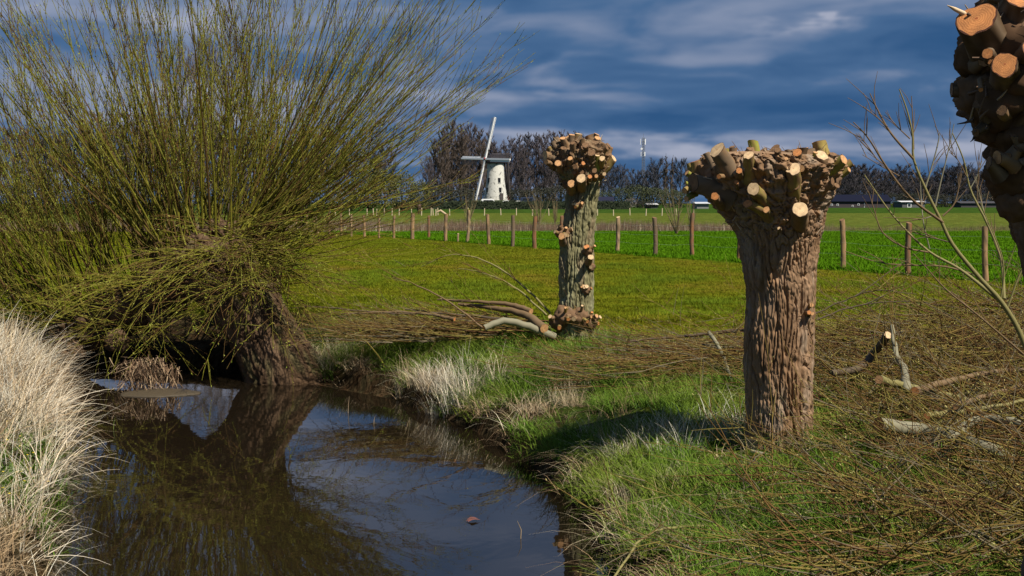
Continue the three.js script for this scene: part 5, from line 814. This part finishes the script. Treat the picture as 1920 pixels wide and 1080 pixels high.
  { const g = new Geo(); for (let k = 0; k < 7; k++) { const x = -3.6 + k * 0.95, z = 4.6; g.tube([V(x, 0, z), V(x, 1.1, z)], 0.04, 4); } g.tube([V(-3.6, 1.05, 4.6), V(2.1, 1.05, 4.6)], 0.04, 4); const r = tag(mesh('railing', g, std([0.12, 0.12, 0.12], 0.6)), 'thin dark railing at the foot of the windmill tower', 'railing'); r.position.copy(base); }
}
function hedge(name, x0, x1, d, h, dep, label, s) {
  reseed(s); const g = new Geo(), y1 = h - 0.15; g.box(x0, x1, 0, y1, -dep / 2, dep / 2, [0.02, 0.03, 0.012]); const n = Math.round((x1 - x0) * 46);
  for (let k = 0; k < n; k++) { const top = rnd() < 0.3, p = V(R(x0, x1), top ? y1 + R(-0.05, 0.1) : R(0, y1), top ? R(-dep / 2, dep / 2) : dep / 2 + R(-0.02, 0.12)), e = V(R(-1, 1), R(-0.3, 1), R(0, 0.8)).normalize(), S = V(R(-1, 1), R(-1, 1), R(-1, 1)); S.addScaledVector(e, -S.dot(e)).normalize(); g.leaf(p, e, S, R(0.2, 0.45), R(0.14, 0.3), pick([[0.022, 0.036, 0.012], [0.03, 0.046, 0.014], [0.018, 0.028, 0.01]])); }
  const m = tag(mesh(name, g, shrubMat), label, 'hedge'); m.position.z = -d; return m;
}
hedge('clipped_hedge', (740 - 960) / F * 300, (1180 - 960) / F * 300, 300, 2.15, 1.6, 'long clipped dark hedge in front of the windmill', 401);
// vehicles parked between hedge and mound, only their upper halves showing
function car(px, d, len, h, color, label, van, y0 = 0.5) {
  const o = thing('parked_car', label, 'car', V((px - 960) / F * d, y0, -d), 'vehicles parked below the windmill'); const paint = new THREE.MeshPhysicalMaterial({ color: lin(...color), roughness: 0.35, clearcoat: 0.6, side: THREE.DoubleSide }), glass = std([0.015, 0.018, 0.022], 0.1), dark = std([0.02, 0.02, 0.02], 0.8);
  const s = new THREE.Shape(), L = len / 2; s.moveTo(-L, 0.3); s.lineTo(-L, h * 0.55); if (van) { s.quadraticCurveTo(-L, h, -L * 0.8, h); s.lineTo(L * 0.55, h); s.quadraticCurveTo(L * 0.7, h, L * 0.8, h * 0.62); } else { s.quadraticCurveTo(-L * 0.95, h * 0.62, -L * 0.72, h * 0.66); s.quadraticCurveTo(-L * 0.5, h, -L * 0.2, h); s.lineTo(L * 0.12, h); s.quadraticCurveTo(L * 0.3, h * 0.98, L * 0.48, h * 0.66); } s.quadraticCurveTo(L, h * 0.58, L, h * 0.4); s.lineTo(L, 0.3); s.closePath();
  const g = new THREE.ExtrudeGeometry(s, { depth: 1.5, bevelEnabled: true, bevelSize: 0.1, bevelThickness: 0.12, bevelSegments: 3, curveSegments: 8 }); g.translate(0, 0, -0.75); mesh('body', g, paint, o);
  for (const z of [-0.885, 0.885]) { const w = mesh('side_window', new THREE.BoxGeometry(len * (van ? 0.62 : 0.4), h * 0.24, 0.03), glass, o); w.position.set(-len * 0.02, h * 0.78, z); }
  for (const x of [-L * 0.62, L * 0.62]) for (const z of [-0.72, 0.72]) { const w = mesh('wheel', new THREE.TorusGeometry(0.24, 0.09, 8, 18), dark, o); w.position.set(x, 0.33, z); const hb = mesh('rim', new THREE.CylinderGeometry(0.18, 0.18, 0.1, 14), std([0.4, 0.4, 0.4], 0.4), w); hb.rotation.x = Math.PI / 2; }
  for (const z of [-0.55, 0.55]) { const l = mesh('headlight', new THREE.BoxGeometry(0.06, 0.14, 0.3), std([0.7, 0.7, 0.7], 0.2), o); l.position.set(L + 0.09, h * 0.42, z); }
}
car(916, 322, 4.0, 2.05, [0.80, 0.80, 0.80], 'white van roof showing above the hedge under the windmill', true, 0.55); car(950, 322, 3.4, 1.5, [0.80, 0.80, 0.80], 'small white car roof above the hedge right of the windmill foot', false, 0.75); car(973, 325, 3.4, 1.5, [0.5, 0.5, 0.5], 'grey car roof above the hedge, middle of three', false, 0.65); car(990, 328, 4.2, 2.2, [0.02, 0.03, 0.06], 'dark blue van above the hedge, rightmost of the vehicles', true, 0.9);
{ // telecom mast
  const d = 560, x = (1205 - 960) / F * d, m = d / F, o = thing('telecom_mast', 'slim lattice telecom mast with white antenna panels on the horizon', 'mast', V(x, 0, -d)), H = at(1205, 258, d).y;
  const st = std([0.16, 0.17, 0.19], 0.5), g = new Geo(), legs = [[-0.55, 0.3], [0.55, 0.3], [0, -0.6]]; for (const [a, b] of legs) g.tube([V(a * 1.4, 0, b * 1.4), V(a, H, b)], [0.16, 0.12], 5); const nb = 26; for (let k = 0; k < nb; k++) for (let q = 0; q < 3; q++) { const [a, b] = legs[q], [c, e] = legs[(q + 1) % 3]; g.tube([V(a * 1.2, H * k / nb, b * 1.2), V(c * 1.2, H * (k + 1) / nb, e * 1.2)], 0.06, 4, null, false); } g.tube([V(0, H, 0), V(0, H + 1.8, 0)], 0.06, 4); mesh('lattice', g, st, o);
  const pm = std([0.75, 0.76, 0.78], 0.5); for (const [y, h, r] of [[266, 2.6, 1.4], [289, 2.0, 1.1]]) for (let k = 0; k < 3; k++) { const a = 0.5 + k * 2.094, p = mesh('antenna_panel', new THREE.BoxGeometry(0.45, h, 0.25), pm, o); p.position.set(Math.sin(a) * r, at(1205, y, d).y, Math.cos(a) * r); p.rotation.y = a; const br = mesh('bracket', new THREE.BoxGeometry(0.1, 0.12, r), st, p); br.position.z = -r / 2; }
  const ds = mesh('dish', new THREE.CylinderGeometry(0.5, 0.4, 0.3, 18), pm, o); ds.rotation.x = Math.PI / 2; ds.position.set(-0.9, at(1205, 279, d).y, 0.5);
}
// low buildings on the horizon
function house(px0, px1, d, wallH, roofH, wall, roof, label, wins, y0 = 0) {
  const x0 = (px0 - 960) / F * d, x1 = (px1 - 960) / F * d, w = x1 - x0, dep = 9, o = thing('farmhouse', label, 'house', V((x0 + x1) / 2, y0, -d));
  mesh('wall', new Geo().box(-w / 2, w / 2, 0, wallH, -dep, 0), std(wall, 0.9), o);
  const s = new THREE.Shape([[-dep - 0.5, wallH - 0.1], [-dep / 2, wallH + roofH], [0.5, wallH - 0.1]].map(([a, b]) => new THREE.Vector2(a, b))); const g = new THREE.ExtrudeGeometry(s, { depth: w + 0.8, bevelEnabled: false }); g.rotateY(-Math.PI / 2); g.translate(w / 2 + 0.4, 0, 0); mesh('roof', g, matte(roof), o);
  for (const [px, ww, hh, yy] of wins) { const fr = mesh('window', new THREE.BoxGeometry(ww, hh, 0.12), std([0.7, 0.7, 0.7], 0.6), o); fr.position.set((px - 960) / F * d - (x0 + x1) / 2, yy, 0.05); const pn = mesh('pane', new THREE.BoxGeometry(ww * 0.66, hh * 0.66, 0.1), std([0.03, 0.035, 0.05], 0.15), fr); pn.position.z = 0.04; }
  return o;
}
house(1546, 1668, 390, 2.2, 2.2, [0.045, 0.035, 0.04], [0.012, 0.014, 0.028], 'long low dark farmhouse with white framed windows right of the big pollard', [[1558, 0.7, 0.65, 1.0], [1569, 0.7, 0.65, 1.0], [1597, 0.6, 0.6, 0.6], [1608, 0.7, 0.65, 1.1], [1619, 0.25, 1.5, 0.9]]);
house(1690, 1732, 400, 2.0, 0.35, [0.10, 0.10, 0.11], [0.55, 0.56, 0.58], 'small flat shed with a pale roof behind the sapling', [[1703, 1.4, 1.4, 0.8]]);
house(1800, 1880, 410, 1.6, 0.6, [0.05, 0.045, 0.05], [0.06, 0.06, 0.07], 'low dark barn at the foot of the wood near the right edge', []);
house(1122, 1150, 350, 1.6, 1.9, [0.04, 0.035, 0.045], [0.022, 0.024, 0.045], 'small dark shed with a pale door just right of the slim pollard', [[1133, 1.0, 1.7, 0.8]]);
house(1306, 1328, 330, 1.5, 0.4, [0.2, 0.2, 0.2], [0.45, 0.47, 0.5], 'low shed with a pale roof behind the big pollard head', []);
house(1215, 1232, 345, 1.2, 0.3, [0.08, 0.08, 0.08], [0.5, 0.5, 0.5], 'tiny pale roofed shelter between the two pollards', []);
{ const d = 320, o = thing('goal_frame', 'white goal frame on the grass between the two pollards', 'goal', V((1154 - 960) / F * d, 0, -d)), wm = std([0.8, 0.8, 0.8], 0.5), w = 10 * d / F, h = at(1154, 379, d).y; for (const x of [-w, w]) mesh('post', new Geo().tube([V(x, 0, 0), V(x, h, 0)], 0.07, 6), wm, o); mesh('crossbar', new Geo().tube([V(-w, h, 0), V(w, h, 0)], 0.07, 6), wm, o); }
// ---------------------------------------------------------------- animals
function sdfBody(bones, size, res, k = 0.08) {
  const mc = new MarchingCubes(res, new THREE.MeshBasicMaterial(), false, false, 60000); const N = res, h = N / 2; mc.isolation = 0;
  for (let z = 0; z < N; z++) for (let y = 0; y < N; y++) for (let x = 0; x < N; x++) { const p = [(x - h) / h * size, (y - h) / h * size, (z - h) / h * size]; let best = 1e3; for (const [a, b, r0, r1] of bones) { const ab = [b[0] - a[0], b[1] - a[1], b[2] - a[2]], ap = [p[0] - a[0], p[1] - a[1], p[2] - a[2]], L = ab[0] ** 2 + ab[1] ** 2 + ab[2] ** 2 || 1e-9, t = Math.max(0, Math.min(1, (ap[0] * ab[0] + ap[1] * ab[1] + ap[2] * ab[2]) / L)), q = Math.hypot(ap[0] - ab[0] * t, ap[1] - ab[1] * t, ap[2] - ab[2] * t) - lerp(r0, r1, t), m = Math.max(k - Math.abs(best - q), 0) / k; best = Math.min(best, q) - m * m * k * 0.25; } mc.field[x + y * N + z * N * N] = -best; }
  mc.update(); const n = mc.count, g = new THREE.BufferGeometry(), P = mc.positionArray.slice(0, n * 3), Nn = mc.normalArray.slice(0, n * 3); for (let q = 0; q < P.length; q++) P[q] *= size; g.setAttribute('position', new THREE.BufferAttribute(P, 3)); g.computeVertexNormals(); return g;
}
{ // horse grazing far off, seen from behind
  const g = sdfBody([[[0, 0.15, -0.45], [0, 0.18, 0.45], 0.27, 0.30], [[0.14, 0.05, 0.5], [0.16, -0.28, 0.42], 0.17, 0.09], [[0.16, -0.28, 0.42], [0.15, -0.52, 0.56], 0.085, 0.055], [[0.15, -0.52, 0.56], [0.15, -0.92, 0.5], 0.055, 0.05], [[-0.14, 0.05, 0.5], [-0.16, -0.28, 0.42], 0.17, 0.09], [[-0.16, -0.28, 0.42], [-0.15, -0.52, 0.56], 0.085, 0.055], [[-0.15, -0.52, 0.56], [-0.15, -0.92, 0.5], 0.055, 0.05], [[0.13, -0.02, -0.45], [0.13, -0.92, -0.45], 0.12, 0.05], [[-0.13, -0.02, -0.45], [-0.13, -0.92, -0.45], 0.12, 0.05], [[0, 0.28, -0.55], [0.12, 0.45, -0.95], 0.18, 0.11], [[0.12, 0.45, -0.95], [0.14, 0.18, -1.18], 0.11, 0.07], [[0, 0.32, 0.72], [0.02, -0.35, 0.80], 0.05, 0.07]], 1.35, 56, 0.1);
  const o = thing('horse', 'brown horse standing far off behind the fence, left of the windmill', 'horse', onLevel(786, 402, 0)); const b = mesh('body', g, std([0.07, 0.035, 0.02], 0.7), o); b.position.y = 0.96;
}
{ // crow on a fence post
  const [b, t] = posts[20], g = sdfBody([[[-0.10, 0.0, 0], [0.08, 0.05, 0], 0.055, 0.07], [[0.08, 0.07, 0], [0.13, 0.13, 0], 0.05, 0.042], [[0.16, 0.13, 0], [0.21, 0.12, 0], 0.018, 0.006], [[-0.10, 0.0, 0], [-0.24, -0.04, 0], 0.04, 0.02], [[0.01, -0.04, 0.025], [0.01, -0.11, 0.025], 0.014, 0.01], [[0.01, -0.04, -0.025], [0.01, -0.11, -0.025], 0.014, 0.01]], 0.3, 48, 0.03);
  const o = thing('crow', 'small black bird perched on a fence post seen through the willow shoots', 'bird', b.clone().add(t)); const m = mesh('body', g, std([0.012, 0.012, 0.015], 0.5), o); m.position.y = 0.115;
}
// ---------------------------------------------------------------- flotsam
reseed(4242);
function wad(px, py, d, w, h, n, label) {
  const c = at(px, py, d), g = new Geo(); for (let k = 0; k < n; k++) { const p = V(gauss() * w * 0.35, R(-0.5, 0.5) * h, gauss() * w * 0.3), D = V(R(-0.6, 0.6), R(-1.2, 0.1), R(-0.5, 0.5)).normalize(), l = R(0.06, 0.28), sd = V(R(-1, 1), 0, R(-1, 1)).normalize(); g.ribbon([p, p.clone().addScaledVector(D, l * 0.5).add(V(R(-0.02, 0.02), 0, 0.01)), p.clone().addScaledVector(D, l)], [0.012, 0.012, 0.003], sd, pick([[0.22, 0.14, 0.08], [0.32, 0.23, 0.14], [0.15, 0.09, 0.05]])); }
  const m = tag(mesh('reed_wad', g, std(null, 0.9, { vertexColors: true })), label, 'debris'); m.position.copy(c); return m;
}
wad(272, 700, 15.0, 0.52, 0.42, 620, 'shaggy brown wad of flood debris caught in twigs above the water'); wad(322, 695, 15.1, 0.16, 0.20, 90, 'small wad of flood debris right of the shaggy one'); wad(113, 692, 14.6, 0.16, 0.2, 110, 'small wad of flood debris hanging above the left bank');
{ const c = onLevel(303, 737, WATER), g = new THREE.SphereGeometry(1, 24, 12); const a = g.attributes.position; for (let k = 0; k < a.count; k++) { const n = 1 + 0.3 * N3(a.getX(k) * 2, a.getZ(k) * 2, 3); a.setXYZ(k, a.getX(k) * 0.5 * n, a.getY(k) * 0.035, a.getZ(k) * 0.32 * n); } g.computeVertexNormals(); const m = tag(mesh('mud_bar', g, std([0.06, 0.045, 0.026], 0.6, { bumpMap: ringBump, bumpScale: 0.01 })), 'flat hump of mud just breaking the water under the debris', 'mud'); m.position.copy(c); }
{ const c = onLevel(888, 977, WATER), g = new Geo(); const L = (x0, z0, x1, z1, w, y) => { const a = V(x0, y, z0), b = V(x1, y + 0.004, z1), D = b.clone().sub(a).normalize(), s = V(-D.z, 0, D.x); g.ribbon([a, a.clone().lerp(b, 0.35).add(V(0, 0.012, 0)), a.clone().lerp(b, 0.7).add(V(0, 0.01, 0)), b], [0.01, w, w * 0.8, 0.004], s); }; L(-0.055, 0.02, 0.05, 0.0, 0.04, 0.006); L(-0.05, -0.01, 0.03, -0.03, 0.035, 0.009); L(-0.04, 0.05, 0.02, 0.01, 0.03, 0.008); const m = tag(mesh('floating_leaf', g, std([0.16, 0.06, 0.04], 0.6)), 'curled reddish brown leaf floating in the middle of the water', 'leaf'); m.position.copy(c); }
{ const c = onLevel(1080, 918, WATER), g = new Geo().tube([V(-0.11, 0.01, 0), V(0, 0.014, 0.005), V(0.11, 0.01, 0)], [0.006, 0.008, 0.005], 6); const m = tag(mesh('floating_stick', g, std([0.5, 0.38, 0.26], 0.7)), 'short pale stick floating by the right bank', 'stick'); m.position.copy(c); }
[[975, 1010, 0.13, 'thin pale reed stalk standing in the water near the bottom'], [652, 775, 0.2, 'brown reed stalk standing in the water near the far bank'], [805, 770, 0.09, 'short reed stub standing in shallow water by the far bank'], [700, 795, 0.09, 'short dark stub in the water left of the far bank'], [160, 800, 0.12, 'green blade in the water by the left bank'], [212, 805, 0.12, 'second green blade in the water by the left bank'], [1165, 1000, 0.3, 'dark bent twig in the water at the right bank']].forEach(([x, y, h, l], k) => { const c = onLevel(x, y, WATER), g = new Geo().tube([V(0, -0.1, 0), V(0.008, h * 0.5, 0), V(0.02 * (k % 2 ? 1 : -1), h, 0)], [0.004, 0.0035, 0.001], 5); const m = tag(mesh('reed_stalk', g, std(k === 4 || k === 5 ? [0.12, 0.16, 0.03] : [0.3, 0.22, 0.13], 0.8)), l, 'reed'); m.position.copy(c); });
console.log('all done');
//@@MORE
scene.updateMatrixWorld(true);
renderer.render(scene, camera);
